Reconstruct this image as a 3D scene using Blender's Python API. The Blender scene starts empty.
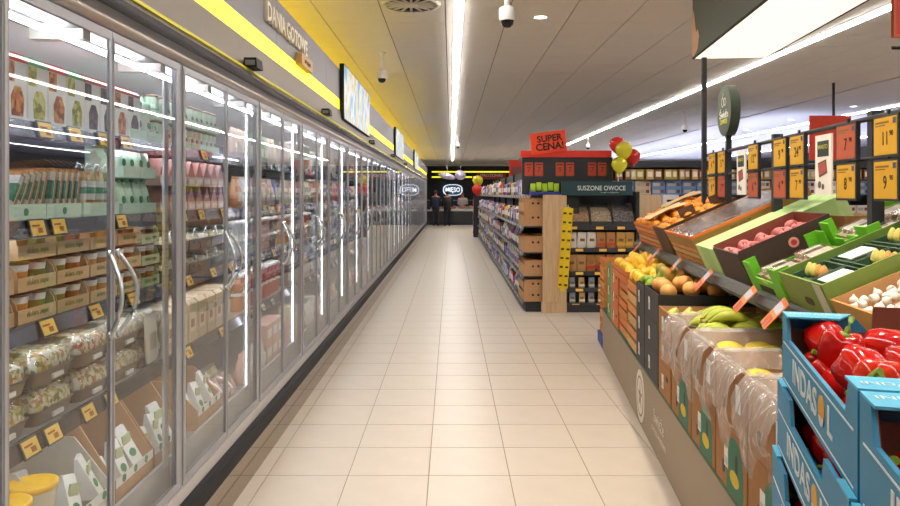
import bpy, bmesh, math, random
from mathutils import Matrix, Vector
random.seed(7)
R = math.radians
scene = bpy.context.scene
COL = scene.collection
F_PX, CAM_H = 733.0, 1.57

# ------------------------------------------------------------------ camera, world, exposure
cam_data = bpy.data.cameras.new('camera')
cam_data.sensor_width = 36.0
cam_data.lens = F_PX / 900 * 36.0
cam_data.shift_x = -1.0 / 900
cam_data.shift_y = -59.0 / 900
cam_data.clip_start = 0.05
cam_data.clip_end = 200
cam = bpy.data.objects.new('camera', cam_data)
cam.location = (0, 0, CAM_H)
cam.rotation_euler = (R(90), 0, 0)
COL.objects.link(cam)
scene.camera = cam
world = bpy.data.worlds.new('world')
world.use_nodes = True
world.node_tree.nodes['Background'].inputs[0].default_value = (0.9, 0.93, 1.0, 1)
world.node_tree.nodes['Background'].inputs[1].default_value = 0.12
scene.world = world
vs = scene.view_settings
vs.view_transform = 'Standard'
vs.look = 'None'
vs.gamma = 1.0
vs.use_curve_mapping = False
vs.exposure = 0.15
cy = scene.cycles
cy.use_denoising = True
cy.max_bounces = 8
cy.diffuse_bounces = 4
cy.glossy_bounces = 4
cy.transmission_bounces = 6
cy.transparent_max_bounces = 40
cy.sample_clamp_indirect = 4.0
cy.sample_clamp_direct = 0.0
cy.caustics_reflective = False
cy.caustics_refractive = False
STRIP_POWER = 40.0
SPOT_POWER = 85.0

# ------------------------------------------------------------------ helpers
def C(h):
    def f(v):
        v /= 255.0
        return v / 12.92 if v <= 0.04045 else ((v + 0.055) / 1.055) ** 2.4
    return tuple(f(int(h[i:i + 2], 16)) for i in (0, 2, 4)) + (1.0,)

_mats = {}
def P(col, rough=0.5, metal=0.0, var=0.06, scale=30.0, spec=0.5, coat=0.0, sss=0.0):
    """procedural principled material, colour varied by a noise"""
    key = ('p', col, rough, metal, var, scale, spec, coat)
    if key in _mats: return _mats[key]
    m = bpy.data.materials.new('mat_' + col)
    m.use_nodes = True
    nt = m.node_tree; b = nt.nodes['Principled BSDF']
    c = C(col)
    b.inputs['Roughness'].default_value = rough
    b.inputs['Metallic'].default_value = metal
    b.inputs['Specular IOR Level'].default_value = spec
    b.inputs['Coat Weight'].default_value = coat
    if var > 0:
        tc = nt.nodes.new('ShaderNodeTexCoord')
        nz = nt.nodes.new('ShaderNodeTexNoise')
        nz.inputs['Scale'].default_value = scale
        nz.inputs['Detail'].default_value = 3
        mr = nt.nodes.new('ShaderNodeMapRange')
        mr.inputs[3].default_value = 1 - var * 2; mr.inputs[4].default_value = 1 + var * 2
        mx = nt.nodes.new('ShaderNodeVectorMath'); mx.operation = 'SCALE'
        mx.inputs[0].default_value = c[:3]
        nt.links.new(tc.outputs['Object'], nz.inputs['Vector'])
        nt.links.new(nz.outputs['Fac'], mr.inputs[0])
        nt.links.new(mr.outputs[0], mx.inputs['Scale'])
        nt.links.new(mx.outputs[0], b.inputs['Base Color'])
    else:
        b.inputs['Base Color'].default_value = c
    _mats[key] = m
    return m

def EM(col, strength):
    key = ('e', col, strength)
    if key in _mats: return _mats[key]
    m = bpy.data.materials.new('mat_light_' + col)
    m.use_nodes = True
    nt = m.node_tree; b = nt.nodes['Principled BSDF']
    b.inputs['Base Color'].default_value = C(col)
    b.inputs['Emission Color'].default_value = C(col)
    b.inputs['Emission Strength'].default_value = strength
    _mats[key] = m
    return m

def GLASS(name, tint, f0=0.04, wav=0.0, rough=0.0, diffuse=0.0, gain=1.0):
    """thin sheet: transparent + mirror by Schlick's law, optional milky part"""
    if name in _mats: return _mats[name]
    m = bpy.data.materials.new(name)
    m.use_nodes = True
    nt = m.node_tree; nt.nodes.clear()
    out = nt.nodes.new('ShaderNodeOutputMaterial')
    tr = nt.nodes.new('ShaderNodeBsdfTransparent'); tr.inputs[0].default_value = tint
    gl = nt.nodes.new('ShaderNodeBsdfGlossy'); gl.inputs['Roughness'].default_value = rough
    gl.inputs['Color'].default_value = (1, 1, 1, 1)
    geo = nt.nodes.new('ShaderNodeNewGeometry')
    dot = nt.nodes.new('ShaderNodeVectorMath'); dot.operation = 'DOT_PRODUCT'
    nt.links.new(geo.outputs['Incoming'], dot.inputs[0]); nt.links.new(geo.outputs['True Normal'], dot.inputs[1])
    def mth(op, a, b=None):
        n = nt.nodes.new('ShaderNodeMath'); n.operation = op
        for i, v in enumerate((a, b)):
            if v is None: continue
            if isinstance(v, (int, float)): n.inputs[i].default_value = v
            else: nt.links.new(v, n.inputs[i])
        return n.outputs[0]
    c = mth('ABSOLUTE', dot.outputs['Value'])
    c = mth('SUBTRACT', 1.0, c)
    c = mth('POWER', c, 5.0)
    c = mth('MULTIPLY', c, (1 - f0) * gain)
    c = mth('ADD', c, f0)
    mix = nt.nodes.new('ShaderNodeMixShader')
    nt.links.new(c, mix.inputs[0]); nt.links.new(tr.outputs[0], mix.inputs[1]); nt.links.new(gl.outputs[0], mix.inputs[2])
    if wav > 0:
        tc = nt.nodes.new('ShaderNodeTexCoord')
        nz = nt.nodes.new('ShaderNodeTexNoise'); nz.inputs['Scale'].default_value = 3.0 if diffuse == 0 else 25.0
        nz.inputs['Detail'].default_value = 1
        bp = nt.nodes.new('ShaderNodeBump'); bp.inputs['Strength'].default_value = wav
        bp.inputs['Distance'].default_value = 0.02
        nt.links.new(tc.outputs['Object'], nz.inputs['Vector']); nt.links.new(nz.outputs['Fac'], bp.inputs['Height'])
        nt.links.new(bp.outputs[0], gl.inputs['Normal'])
    last = mix
    if diffuse > 0:
        df = nt.nodes.new('ShaderNodeBsdfDiffuse'); df.inputs[0].default_value = (0.92, 0.89, 0.87, 1)
        m2 = nt.nodes.new('ShaderNodeMixShader'); m2.inputs[0].default_value = diffuse
        nt.links.new(mix.outputs[0], m2.inputs[1]); nt.links.new(df.outputs[0], m2.inputs[2])
        last = m2
    nt.links.new(last.outputs[0], out.inputs[0])
    _mats[name] = m
    return m

def VORO(name, cols, scale, rough=0.45, stretch=(1, 1, 1)):
    """speckled print: voronoi cells through a colour ramp"""
    if name in _mats: return _mats[name]
    m = bpy.data.materials.new(name); m.use_nodes = True
    nt = m.node_tree; b = nt.nodes['Principled BSDF']; b.inputs['Roughness'].default_value = rough
    tc = nt.nodes.new('ShaderNodeTexCoord'); mp = nt.nodes.new('ShaderNodeMapping')
    mp.inputs['Scale'].default_value = stretch
    oi = nt.nodes.new('ShaderNodeObjectInfo')
    ad = nt.nodes.new('ShaderNodeVectorMath'); ad.operation = 'ADD'
    vo = nt.nodes.new('ShaderNodeTexVoronoi'); vo.inputs['Scale'].default_value = scale
    sp = nt.nodes.new('ShaderNodeSeparateColor')
    cr = nt.nodes.new('ShaderNodeValToRGB'); cr.color_ramp.interpolation = 'CONSTANT'
    el = cr.color_ramp.elements
    while len(el) < len(cols): el.new(0.5)
    for i, c in enumerate(cols):
        el[i].position = i / len(cols); el[i].color = C(c)
    nt.links.new(tc.outputs['Object'], mp.inputs[0]); nt.links.new(mp.outputs[0], ad.inputs[0])
    nt.links.new(oi.outputs['Random'], ad.inputs[1])
    nt.links.new(ad.outputs[0], vo.inputs['Vector']); nt.links.new(vo.outputs['Color'], sp.inputs[0])
    nt.links.new(sp.outputs[0], cr.inputs[0]); nt.links.new(cr.outputs[0], b.inputs['Base Color'])
    _mats[name] = m
    return m

def WOOD(name, a, bcol, scale=(1, 1, 1), rough=0.5, ring=12.0):
    if name in _mats: return _mats[name]
    m = bpy.data.materials.new(name); m.use_nodes = True
    nt = m.node_tree; b = nt.nodes['Principled BSDF']; b.inputs['Roughness'].default_value = rough
    tc = nt.nodes.new('ShaderNodeTexCoord'); mp = nt.nodes.new('ShaderNodeMapping'); mp.inputs['Scale'].default_value = scale
    nz = nt.nodes.new('ShaderNodeTexNoise'); nz.inputs['Scale'].default_value = ring; nz.inputs['Detail'].default_value = 6
    cr = nt.nodes.new('ShaderNodeValToRGB')
    cr.color_ramp.elements[0].position = 0.3; cr.color_ramp.elements[0].color = C(a)
    cr.color_ramp.elements[1].position = 0.75; cr.color_ramp.elements[1].color = C(bcol)
    nt.links.new(tc.outputs['Object'], mp.inputs[0]); nt.links.new(mp.outputs[0], nz.inputs['Vector'])
    nt.links.new(nz.outputs['Fac'], cr.inputs[0]); nt.links.new(cr.outputs[0], b.inputs['Base Color'])
    _mats[name] = m
    return m

class MB:
    def __init__(s): s.v = []; s.f = []; s.m = []; s.sm = []
    def add(s, vs, fs, mat=0, smooth=False, M=None):
        o = len(s.v)
        if M is not None: vs = [tuple(M @ Vector(p)) for p in vs]
        s.v += [tuple(p) for p in vs]
        for f in fs:
            s.f.append(tuple(i + o for i in f)); s.m.append(mat); s.sm.append(smooth)
        return s
    def box(s, a, b, mat=0, M=None, top=None):
        x0, y0, z0 = a; x1, y1, z1 = b
        vs = [(x0, y0, z0), (x1, y0, z0), (x1, y1, z0), (x0, y1, z0), (x0, y0, z1), (x1, y0, z1), (x1, y1, z1), (x0, y1, z1)]
        if top:  # inset of the top face: tapered box
            tx, ty = top
            for i, (sx, sy) in zip((4, 5, 6, 7), ((1, 1), (-1, 1), (-1, -1), (1, -1))):
                x, y, z = vs[i]; vs[i] = (x + sx * tx, y + sy * ty, z)
        return s.add(vs, [(0, 3, 2, 1), (4, 5, 6, 7), (0, 1, 5, 4), (1, 2, 6, 5), (2, 3, 7, 6), (3, 0, 4, 7)], mat, False, M)
    def prism(s, poly, y0, y1, mat=0, M=None, axis='y', smooth=False):
        """poly in (x,z) extruded along y; axis 'x': poly in (y,z) along x; 'z': poly (x,y) along z"""
        n = len(poly)
        def pt(p, h):
            if axis == 'y': return (p[0], h, p[1])
            if axis == 'x': return (h, p[0], p[1])
            return (p[0], p[1], h)
        vs = [pt(p, y0) for p in poly] + [pt(p, y1) for p in poly]
        s.add(vs, [tuple(range(n)), tuple(range(2 * n - 1, n - 1, -1))], mat, False, M)
        return s.add(vs, [(i, i + n, (i + 1) % n + n, (i + 1) % n) for i in range(n)], mat, smooth, M)
    def rings(s, rs, mat=0, smooth=True, cap=True, M=None, closed=False):
        n = len(rs[0]); vs = [p for r in rs for p in r]; fs = []
        k = len(rs)
        for j in range(k if closed else k - 1):
            a, b = j * n, ((j + 1) % k) * n
            for i in range(n): fs.append((a + i, a + (i + 1) % n, b + (i + 1) % n, b + i))
        s.add(vs, fs, mat, smooth, M)
        if cap and not closed:
            s.add(rs[0], [tuple(range(n - 1, -1, -1))], mat, False, M)
            s.add(rs[-1], [tuple(range(n))], mat, False, M)
        return s
    def lathe(s, prof, n=16, mat=0, M=None, c=(0, 0, 0), smooth=True, cap=True):
        rs = [[(c[0] + r * math.cos(2 * math.pi * i / n), c[1] + r * math.sin(2 * math.pi * i / n), c[2] + z) for i in range(n)] for r, z in prof]
        return s.rings(rs, mat, smooth, cap, M)
    def tube(s, pts, rad, n=8, mat=0, M=None):
        rs = []; pts = [Vector(p) for p in pts]
        for i, p in enumerate(pts):
            d = (pts[min(i + 1, len(pts) - 1)] - pts[max(i - 1, 0)]).normalized()
            up = Vector((0, 0, 1)) if abs(d.z) < 0.9 else Vector((1, 0, 0))
            a = d.cross(up).normalized(); b = a.cross(d)
            r = rad[i] if isinstance(rad, (list, tuple)) else rad
            rs.append([tuple(p + a * (r * math.cos(2 * math.pi * k / n)) + b * (r * math.sin(2 * math.pi * k / n))) for k in range(n)])
        return s.rings(rs, mat, True, True, M)
    def mesh(s, name, mats):
        me = bpy.data.meshes.new(name)
        me.from_pydata(s.v, [], s.f)
        for m in (mats if isinstance(mats, (list, tuple)) else [mats]): me.materials.append(m)
        me.polygons.foreach_set('material_index', s.m)
        me.polygons.foreach_set('use_smooth', s.sm)
        me.update()
        bm = bmesh.new(); bm.from_mesh(me)
        bmesh.ops.recalc_face_normals(bm, faces=bm.faces)
        bm.to_mesh(me); bm.free()
        return me

_mesh = {}
def cached(key, fn):
    if key not in _mesh: _mesh[key] = fn()
    return _mesh[key]

def T(x, y, z): return Matrix.Translation((x, y, z))
def RX(a): return Matrix.Rotation(R(a), 4, 'X')
def RY(a): return Matrix.Rotation(R(a), 4, 'Y')
def RZ(a): return Matrix.Rotation(R(a), 4, 'Z')
I4 = Matrix.Identity(4)

def tag(o, label=None, cat=None, group=None, kind=None):
    if label: o['label'] = label
    if cat: o['category'] = cat
    if group: o['group'] = group
    if kind: o['kind'] = kind
    return o
def ob(name, me, parent=None, M=None, label=None):
    if isinstance(me, tuple): me = me[0].mesh(name, me[1])
    o = bpy.data.objects.new(name, me); COL.objects.link(o)
    if M is not None: o.matrix_basis = M
    if parent is not None: o.parent = parent
    if label: o['label'] = label
    return o
def root(name, label, cat, M=None, group=None):
    o = bpy.data.objects.new(name, None); COL.objects.link(o)
    o.empty_display_size = 0.1
    if M is not None: o.matrix_basis = M
    return tag(o, label, cat, group)
def thing(name, me, label, cat, M=None, group=None):
    return tag(ob(name, me, None, M), label, cat, group)
def struct(name, me, M=None):
    return tag(ob(name, me, None, M), kind='structure')

def text_mesh(txt, size, mat, extrude=0.002, align='CENTER', bold=0.0, sx=1.0):
    key = ('txt', txt, size, mat.name, extrude, align, bold, sx)
    def fn():
        cu = bpy.data.curves.new('lettering', 'FONT')
        cu.body = txt; cu.size = size; cu.extrude = extrude; cu.align_x = align; cu.align_y = 'CENTER'
        cu.resolution_u = 3; cu.offset = bold
        to = bpy.data.objects.new('lettering', cu)
        me = bpy.data.meshes.new_from_object(to)
        me.name = 'lettering'
        me.materials.clear(); me.materials.append(mat)
        if sx != 1.0: me.transform(Matrix.Diagonal((sx, 1, 1, 1)))
        bpy.data.objects.remove(to); bpy.data.curves.remove(cu)
        return me
    return cached(key, fn)
# text frames: local text x -> right, y -> up, z -> towards the reader
FACE_CAM = RX(90)                       # on a plane facing -Y (towards the camera)
FACE_RIGHT = RZ(90) @ RX(90)            # on a plane facing +X (text runs along +Y)
FACE_LEFT = RZ(-90) @ RX(90)            # on a plane facing -X (text runs along -Y)
ORD = ['nearest', 'second', 'third', 'fourth', 'fifth', 'sixth', 'seventh', 'eighth', 'ninth', 'tenth', 'eleventh', 'twelfth', 'thirteenth',
       'fourteenth', 'fifteenth', 'sixteenth', 'seventeenth', 'eighteenth', 'nineteenth', 'twentieth', 'twenty-first', 'twenty-second',
       'twenty-third', 'twenty-fourth', 'twenty-fifth', 'twenty-sixth', 'twenty-seventh']

# common materials
white_metal = P('e6e4e2', 0.4, 0, 0.02)
grey_alu = P('a6a6ac', 0.35, 0.25, 0.02)
light_alu = P('bebcba', 0.3, 0.3, 0.02)
chrome = P('d8d8dc', 0.12, 1.0, 0.0)
dark_metal = P('2c2d31', 0.45, 0.2, 0.03)
black_plastic = P('121215', 0.6, 0, 0.03, 30, 0.25)
kraft = P('c4976a', 0.75, 0, 0.06, 18)
kraft_in = P('c79a69', 0.8, 0, 0.05, 18)
white_card = P('f1efea', 0.6, 0, 0.02)
yellow_tag = P('fad062', 0.5, 0, 0.03)
orange_tag = P('f4813f', 0.5, 0, 0.03)
ink = P('241d18', 0.6, 0, 0.0)
door_glass = GLASS('door_glass', (0.93, 0.95, 0.95, 1), 0.045, 0.02, gain=0.95)
clear_plastic = GLASS('clear_plastic', (0.9, 0.9, 0.9, 1), 0.06, 0.25, 0.08)
film = GLASS('plastic_film', (0.96, 0.95, 0.94, 1), 0.06, 0.9, 0.15, 0.2)
# ------------------------------------------------------------------ the room
CEIL = 3.29
floor_mat = P('cbbfb1', 0.36, 0, 0.03, 6, 0.3)
grout = P('8f8373', 0.8, 0, 0.03)
fl = struct('floor', (MB().box((-2.3, -4, -0.1), (15, 43, -0.003)), [grout]))
tile_me = cached('tile', lambda: MB().box((0.002, 0.002, -0.008), (0.448, 0.448, 0), 0, None, (0.0008, 0.0008)).mesh('floor_tile', [floor_mat]))
TX0, TY0 = -0.124, 4.089
n_t = 0; far_tiles = MB()
for j in range(-6, 85):
    for i in range(-4, 33):
        x, y = TX0 + 0.45 * i, TY0 + 0.45 * j
        if x < -2 : continue
        if -3 <= i <= 4 and j >= -2 and n_t < 296 and j < 35:
            ob('floor_tile', tile_me, fl, T(x, y, 0)); n_t += 1
        else:
            far_tiles.box((x + 0.002, y + 0.002, -0.008), (x + 0.448, y + 0.448, 0))
ft = ob('floor_tile_field', (far_tiles, [floor_mat]), fl); ft['kind'] = 'stuff'

ceil_mat = P('f0ebe5', 0.85, 0, 0.015, 4)
ceil_gap = P('574f47', 0.9, 0, 0.02)
ce = struct('ceiling', (MB().box((-2.3, -4, CEIL + 0.012), (6.547, 43, CEIL + 0.15)), [ceil_gap]))
cm = cached('ceil_tile', lambda: MB().box((0.005, 0.0035, 0), (0.595, 0.5965, 0.02), 0).mesh('ceiling_tile', [ceil_mat]))
n_c = 0; far_c = MB()
for j in range(-17, 61):
    for i in range(-4, 11):
        x, y = -0.053 + 0.6 * i, 6.74 + 0.6 * j
        if -2 <= i <= 9 and j >= -3 and n_c < 298:
            ob('ceiling_tile', cm, ce, T(x, y, CEIL)); n_c += 1
        else:
            far_c.box((x + 0.005, y + 0.0035, CEIL), (x + 0.595, y + 0.5965, CEIL + 0.02))
fc = ob('ceiling_tile_field', (far_c, [ceil_mat]), ce); fc['kind'] = 'stuff'
white_plaster = P('eceaf2', 0.8, 0, 0.01)
struct('ceiling_plaster', (MB().box((6.55, -4, CEIL - 0.02), (15, 43, CEIL + 0.15)), [white_plaster]))
CO = CEIL - 0.02
dark_wall = P('26272c', 0.7, 0, 0.04)
struct('wall_back', (MB().box((-2.3, 42, 0), (15, 42.2, CEIL + 0.1)), [dark_wall]))
struct('trim_1', (MB().box((-2.2, 41.9, 3.17), (15, 42.0, 3.288)), [P('d8d0c8', 0.6)]))
struct('wall_left', (MB().box((-2.3, -4, 0), (-2.15, 42, CEIL + 0.1)), [P('b9b4ae', 0.8)]))
struct('wall_right', (MB().box((14.8, -4, 0), (15, 42, CEIL + 0.1)), [P('57555a', 0.8)]))
struct('wall_front', (MB().box((-2.3, -4.2, 0), (15, -4, CEIL + 0.1)), [P('b5aea6', 0.8)]))
# yellow lines on the back wall
yellow_led = EM('f4ec2c', 1.25)
for z, x0, x1, nm in ((2.75, -1.1, 3.9, 'upper'), (2.45, -1.1, 1.2, 'lower')):
    thing('wall_light_line', (MB().box((x0, 41.84, z), (x1, 41.899, z + 0.17), 0).box((x0, 41.835, z + 0.05), (x1, 41.84, z + 0.12), 1), [dark_metal, yellow_led]),
          f'{nm} of the two thin yellow light lines above the meat counter', 'light')

# continuous ceiling light lines
strip_em = EM('fffaf6', STRIP_POWER)
for x, lab in ((0.071, 'long white light line on the ceiling above the aisle'), (4.0, 'long white ceiling light line passing behind the hanging light box'),
               (8.45, 'long white light line on the bright plaster ceiling far right')):
    zc = CEIL if x < 6 else CO
    r = root('strip_light', lab, 'light', T(x, 0, zc))
    ob('housing', (MB().box((-0.055, -3.9, -0.008), (0.055, 37, 0)), [white_metal]), r)
    ob('diffuser', (MB().box((-0.036, -3.9, -0.030), (0.036, 37, -0.026), 0).box((-0.038, -3.9, -0.026), (0.038, 37, -0.0085), 1), [strip_em, EM('fffaf6', 6.0)]), r)  # dim glowing sides added to brighten the ceiling
# second short line at the far right
r = root('strip_light', 'short white light line at the far end of the plaster ceiling', 'light', T(12.2, 0, CO))
ob('housing', (MB().box((-0.055, 14, -0.008), (0.055, 34, 0)), [white_metal]), r)
ob('diffuser', (MB().box((-0.036, 14, -0.030), (0.036, 34, -0.026), 0).box((-0.038, 14, -0.026), (0.038, 34, -0.0085), 1), [strip_em, EM('fffaf6', 6.0)]), r)  # sides glow too, added for a brighter ceiling

# downlights
spot_em = EM('fff1df', 9.0)
def downlight(x, y, z, label, group=None):
    r = root('downlight', label, 'light', T(x, y, z), group)
    ob('ring', cached('dl_ring', lambda: MB().lathe([(0.062, 0), (0.085, 0), (0.085, -0.006), (0.062, -0.006)], 20, cap=False).mesh('ring', [white_metal])), r)
    ob('lamp', cached('dl_lamp', lambda: MB().lathe([(0.062, 0), (0.06, -0.004)], 20).mesh('lamp', [spot_em])), r)
downlight(0.87, 7.12, CEIL, 'round downlight on the tiled ceiling right of the aisle light line')
for k in range(7):
    downlight(7.8, 9 + 2.6 * k, CO, 'round downlight on the bright plaster ceiling left of its light line', 'downlights left of the plaster ceiling line')
    downlight(10.2, 10 + 2.6 * k, CO, 'round downlight on the bright plaster ceiling right of its light line', 'downlights right of the plaster ceiling line')

# spots added out of view above the produce, to warm and brighten it
for k, y in enumerate((1.7, 2.9, 4.1, 5.3)):
    x = 0.95 + 0.1 * y
    r = root('added_spotlight', ['nearest', 'second', 'third', 'fourth'][k] + ' added white spot lamp on the ceiling above the produce stand', 'light', T(x, y, CEIL))
    ob('body', cached('spot_b', lambda: MB().lathe([(0.02, 0), (0.02, -0.06), (0.045, -0.07), (0.05, -0.2), (0.046, -0.2), (0.04, -0.1)], 16).mesh('body', [white_metal])), r)
    ld = bpy.data.lights.new('added_spot_lamp', 'SPOT'); ld.energy = SPOT_POWER; ld.spot_size = R(105); ld.spot_blend = 0.8
    ld.color = (1.0, 0.88, 0.72); ld.shadow_soft_size = 0.04
    lo = bpy.data.objects.new('lamp', ld); COL.objects.link(lo); lo.parent = r; lo.location = (0, 0, -0.19)
    lo.rotation_euler = (0, R(8), 0)

# air diffuser in the ceiling
r = root('air_diffuser', 'round slotted air diffuser on the ceiling left of the light line', 'vent', T(-0.36, 6.62, CEIL))
ob('rim', (MB().lathe([(0.24, 0.0), (0.27, 0), (0.26, -0.02), (0.235, -0.02)], 32, cap=False), [white_metal]), r)
ob('well', (MB().lathe([(0.236, -0.002), (0.236, -0.006)], 32), [black_plastic]), r)
for k in range(16):
    ob('blade', cached('blade', lambda: MB().box((0.07, -0.009, -0.022), (0.235, 0.009, -0.004), 0, RX(35)).mesh('blade', [white_metal])), r, RZ(22.5 * k))
ob('hub', (MB().lathe([(0.07, -0.002), (0.07, -0.022), (0.03, -0.026)], 20), [white_metal]), r)

# ceiling cameras
def cctv(x, y, zd, label):
    r = root('security_camera', label, 'camera', T(x, y, zd))
    L = CEIL - zd
    ob('pole', (MB().lathe([(0.05, L), (0.05, L - 0.02), (0.022, L - 0.03), (0.022, 0.09)][::-1], 14), [white_metal]), r)
    ob('housing', (MB().lathe([(0.055, 0.0), (0.062, 0.02), (0.06, 0.09), (0.03, 0.11)], 18), [white_metal]), r)
    ob('dome', (MB().lathe([(0.004, -0.052), (0.025, -0.047), (0.042, -0.03), (0.05, 0.0)], 18), [P('0b0b10', 0.08, 0, 0)]), r)
cctv(-0.84, 8.9, 2.97, 'white ceiling camera with black dome over the yellow lit ceiling')
cctv(0.42, 5.46, 2.86, 'large white ceiling camera cut by the upper edge of the picture')
cctv(0.2, 21.4, 2.95, 'small white ceiling camera far away beside the aisle light line')
cctv(4.02, 21.5, 2.93, 'white ceiling camera hanging above the endcap with the balloons')
cctv(4.85, 15.2, 2.9, 'white ceiling camera left of the tall produce sign pole')

# ------------------------------------------------------------------ fridges with glass doors along the left
N_MOD = 26; PITCH = 1.25; Y0 = 0.58      # module 0 stands at the camera, module 1 is the first one in view
XD = -1.137                              # plane of the doors
SH = [1.785, 1.4875, 1.184, 0.86]        # shelf heights
DECK = 0.42
SHX = [-1.27, -1.26, -1.25, -1.235]
def b(a, c, mats, name):
    return MB().box(a, c).mesh(name, mats)
inner_grey = P('8a8583', 0.6, 0, 0.03)
inner_dark = P('4a4643', 0.6, 0, 0.03)
shelf_mat = P('b9b9bd', 0.35, 0.5, 0.02)
rail_mat = P('6d6f78', 0.25, 0.8, 0.02)
led_in = EM('f4f6ff', 17.0)
led_v = EM('f4f6ff', 7.0)
def fridge_meshes():
    g = {}
    m = MB()
    m.box((-2.05, 0, 0.05), (-1.99, PITCH, 2.14), 1)                     # back
    m.box((-1.99, 0, 0.05), (-1.16, PITCH, 0.30), 1)                     # base
    m.box((-2.05, 0, 2.14), (-1.15, PITCH, 2.24), 0)                     # roof
    m.prism([(-1.99, 1.98), (-1.55, 2.11), (-1.45, 2.139), (-1.99, 2.139)], 0.0, PITCH, 2)
    g['body'] = m.mesh('body', [grey_alu, inner_dark, white_metal])
    g['deck'] = MB().box((-1.98, 0.005, 0.40), (-1.19, PITCH - 0.005, DECK)).box((-1.20, 0.005, 0.30), (-1.185, PITCH - 0.005, 0.46)).mesh('deck', [shelf_mat])
    g['shelf'] = []
    g['rail'] = []
    for z, x in zip(SH, SHX):
        g['shelf'].append(MB().box((-1.98, 0.012, z - 0.022), (x, PITCH - 0.012, z)).mesh('shelf', [shelf_mat]))
        g['rail'].append(MB().prism([(x, z + 0.006), (x + 0.012, z + 0.004), (x + 0.026, z - 0.045), (x + 0.012, z - 0.05), (x, z - 0.022)], 0.008, PITCH - 0.008).mesh('price_rail', [rail_mat]))
    g['kick'] = MB().box((-1.12, 0, 0.0), (-1.10, PITCH, 0.20)).mesh('kick_plate', [P('a79b8c', 0.07, 1.0, 0.0)])
    g['bumper'] = MB().prism([(-1.16, 0.20), (-1.085, 0.20), (-1.075, 0.21), (-1.075, 0.275), (-1.09, 0.29), (-1.16, 0.29)], 0, PITCH).mesh('bumper', [black_plastic])
    g['sill'] = MB().prism([(-1.19, 0.291), (-1.115, 0.291), (-1.125, 0.334), (-1.19, 0.334)], 0, PITCH).mesh('sill', [light_alu])
    z0, z1 = 0.337, 2.114
    def frame(ya, yb, wa, wb):
        m = MB()
        m.box((XD - 0.009, ya, z0), (XD + 0.004, ya + wa, z1)); m.box((XD - 0.009, yb - wb, z0), (XD + 0.004, yb, z1))
        m.box((XD - 0.009, ya + wa, z0), (XD + 0.004, yb - wb, z0 + 0.034)); m.box((XD - 0.009, ya + wa, z1 - 0.03), (XD + 0.004, yb - wb, z1))
        # inner step of the stile
        m.box((XD + 0.004, ya + wa * 0.25, z0 + 0.02), (XD + 0.007, ya + wa * 0.6, z1 - 0.02), 1)
        return m.mesh('door', [grey_alu, light_alu])
    h = PITCH / 2
    g['door'] = [frame(0.020, h - 0.002, 0.030, 0.014), frame(h + 0.002, PITCH - 0.020, 0.014, 0.034)]
    g['pane'] = [MB().box((XD - 0.006, 0.05, z0 + 0.034), (XD, h - 0.016, z1 - 0.03)).mesh('pane', [door_glass]),
                 MB().box((XD - 0.006, h + 0.016, z0 + 0.034), (XD, PITCH - 0.054, z1 - 0.03)).mesh('pane', [door_glass])]
    g['handle'] = []
    for yy, sg in ((h - 0.03, -1), (h + 0.03, 1)):
        pts = [(XD + 0.01, yy, 1.10)] + [(XD + 0.012 + 0.05 * math.sin(math.pi * t / 10), yy + sg * 0.03 * math.sin(math.pi * t / 10), 1.10 + 0.27 * t / 10) for t in range(1, 10)] + [(XD + 0.01, yy, 1.37)]
        m = MB().tube(pts, 0.0075, 8); m.lathe([(0.016, 0), (0.016, 0.008)], 10, 0, T(XD + 0.008, yy, 1.10) @ RY(90)); m.lathe([(0.016, 0), (0.016, 0.008)], 10, 0, T(XD + 0.008, yy, 1.37) @ RY(90))
        g['handle'].append(m.mesh('handle', [P('dfe2e6', 0.1, 0.6, 0)]))
    g['post'] = MB().box((XD - 0.03, 0.001, 0.335), (XD - 0.001, 0.019, 2.115)).mesh('post', [grey_alu])
    g['vled'] = MB().box((XD - 0.062, PITCH - 0.056, 0.45), (XD - 0.05, PITCH - 0.042, 2.03)).mesh('upright_light', [led_v])
    g['vcase'] = MB().box((XD - 0.0495, PITCH - 0.07, 0.44), (XD - 0.04, PITCH - 0.026, 2.04)).mesh('light_holder', [P('d6d8dc', 0.3, 0.3, 0)])
    g['led'] = MB().prism([(-1.33, 2.10), (-1.27, 2.075), (-1.262, 2.09), (-1.32, 2.118)], 0.04, PITCH - 0.04).mesh('light_tube', [led_in])
    g['reflector'] = MB().prism([(-1.25, 2.06), (-1.24, 2.06), (-1.24, 2.138), (-1.25, 2.138)], 0, PITCH).mesh('light_shield', [white_metal])
    g['added_shelf_led'] = [MB().box((x - 0.035, 0.04, z - 0.030), (x - 0.02, PITCH - 0.04, z - 0.023)).mesh('added_shelf_light', [EM('f4f6ff', 16.0)]) for z, x in zip(SH, SHX)]  # light bars added under the shelves to brighten the goods
    g['bracket'] = MB().box((-1.40, 0.001, 2.085), (-1.22, 0.05, 2.138), 0).mesh('bracket', [P('c9c3bb', 0.4)])
    g['tube'] = MB().prism([(-1.16 + 0.035 * math.cos(a), 2.148 + 0.017 * math.sin(a)) for a in [2 * math.pi * k / 14 for k in range(14)]], 0, PITCH, 0, None, 'y', True).mesh('canopy_tube', [P('c8bdb0', 0.35, 0.2, 0.02)])
    g['canopy'] = MB().box((-1.30, 0, 2.12), (-1.165, PITCH, 2.26), 0).prism([(-1.165, 2.198), (-1.105, 2.205), (-1.095, 2.218), (-1.105, 2.236), (-1.165, 2.246)], 0, PITCH, 1).mesh('canopy', [dark_metal, P('7f8798', 0.25, 0.8, 0.02)])
    g['stripe'] = MB().box((-1.20, 0, 2.262), (-1.135, PITCH, 2.276)).mesh('yellow_edge', [P('e9dd1e', 0.5, 0, 0)])
    return g
G = fridge_meshes()
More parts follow.
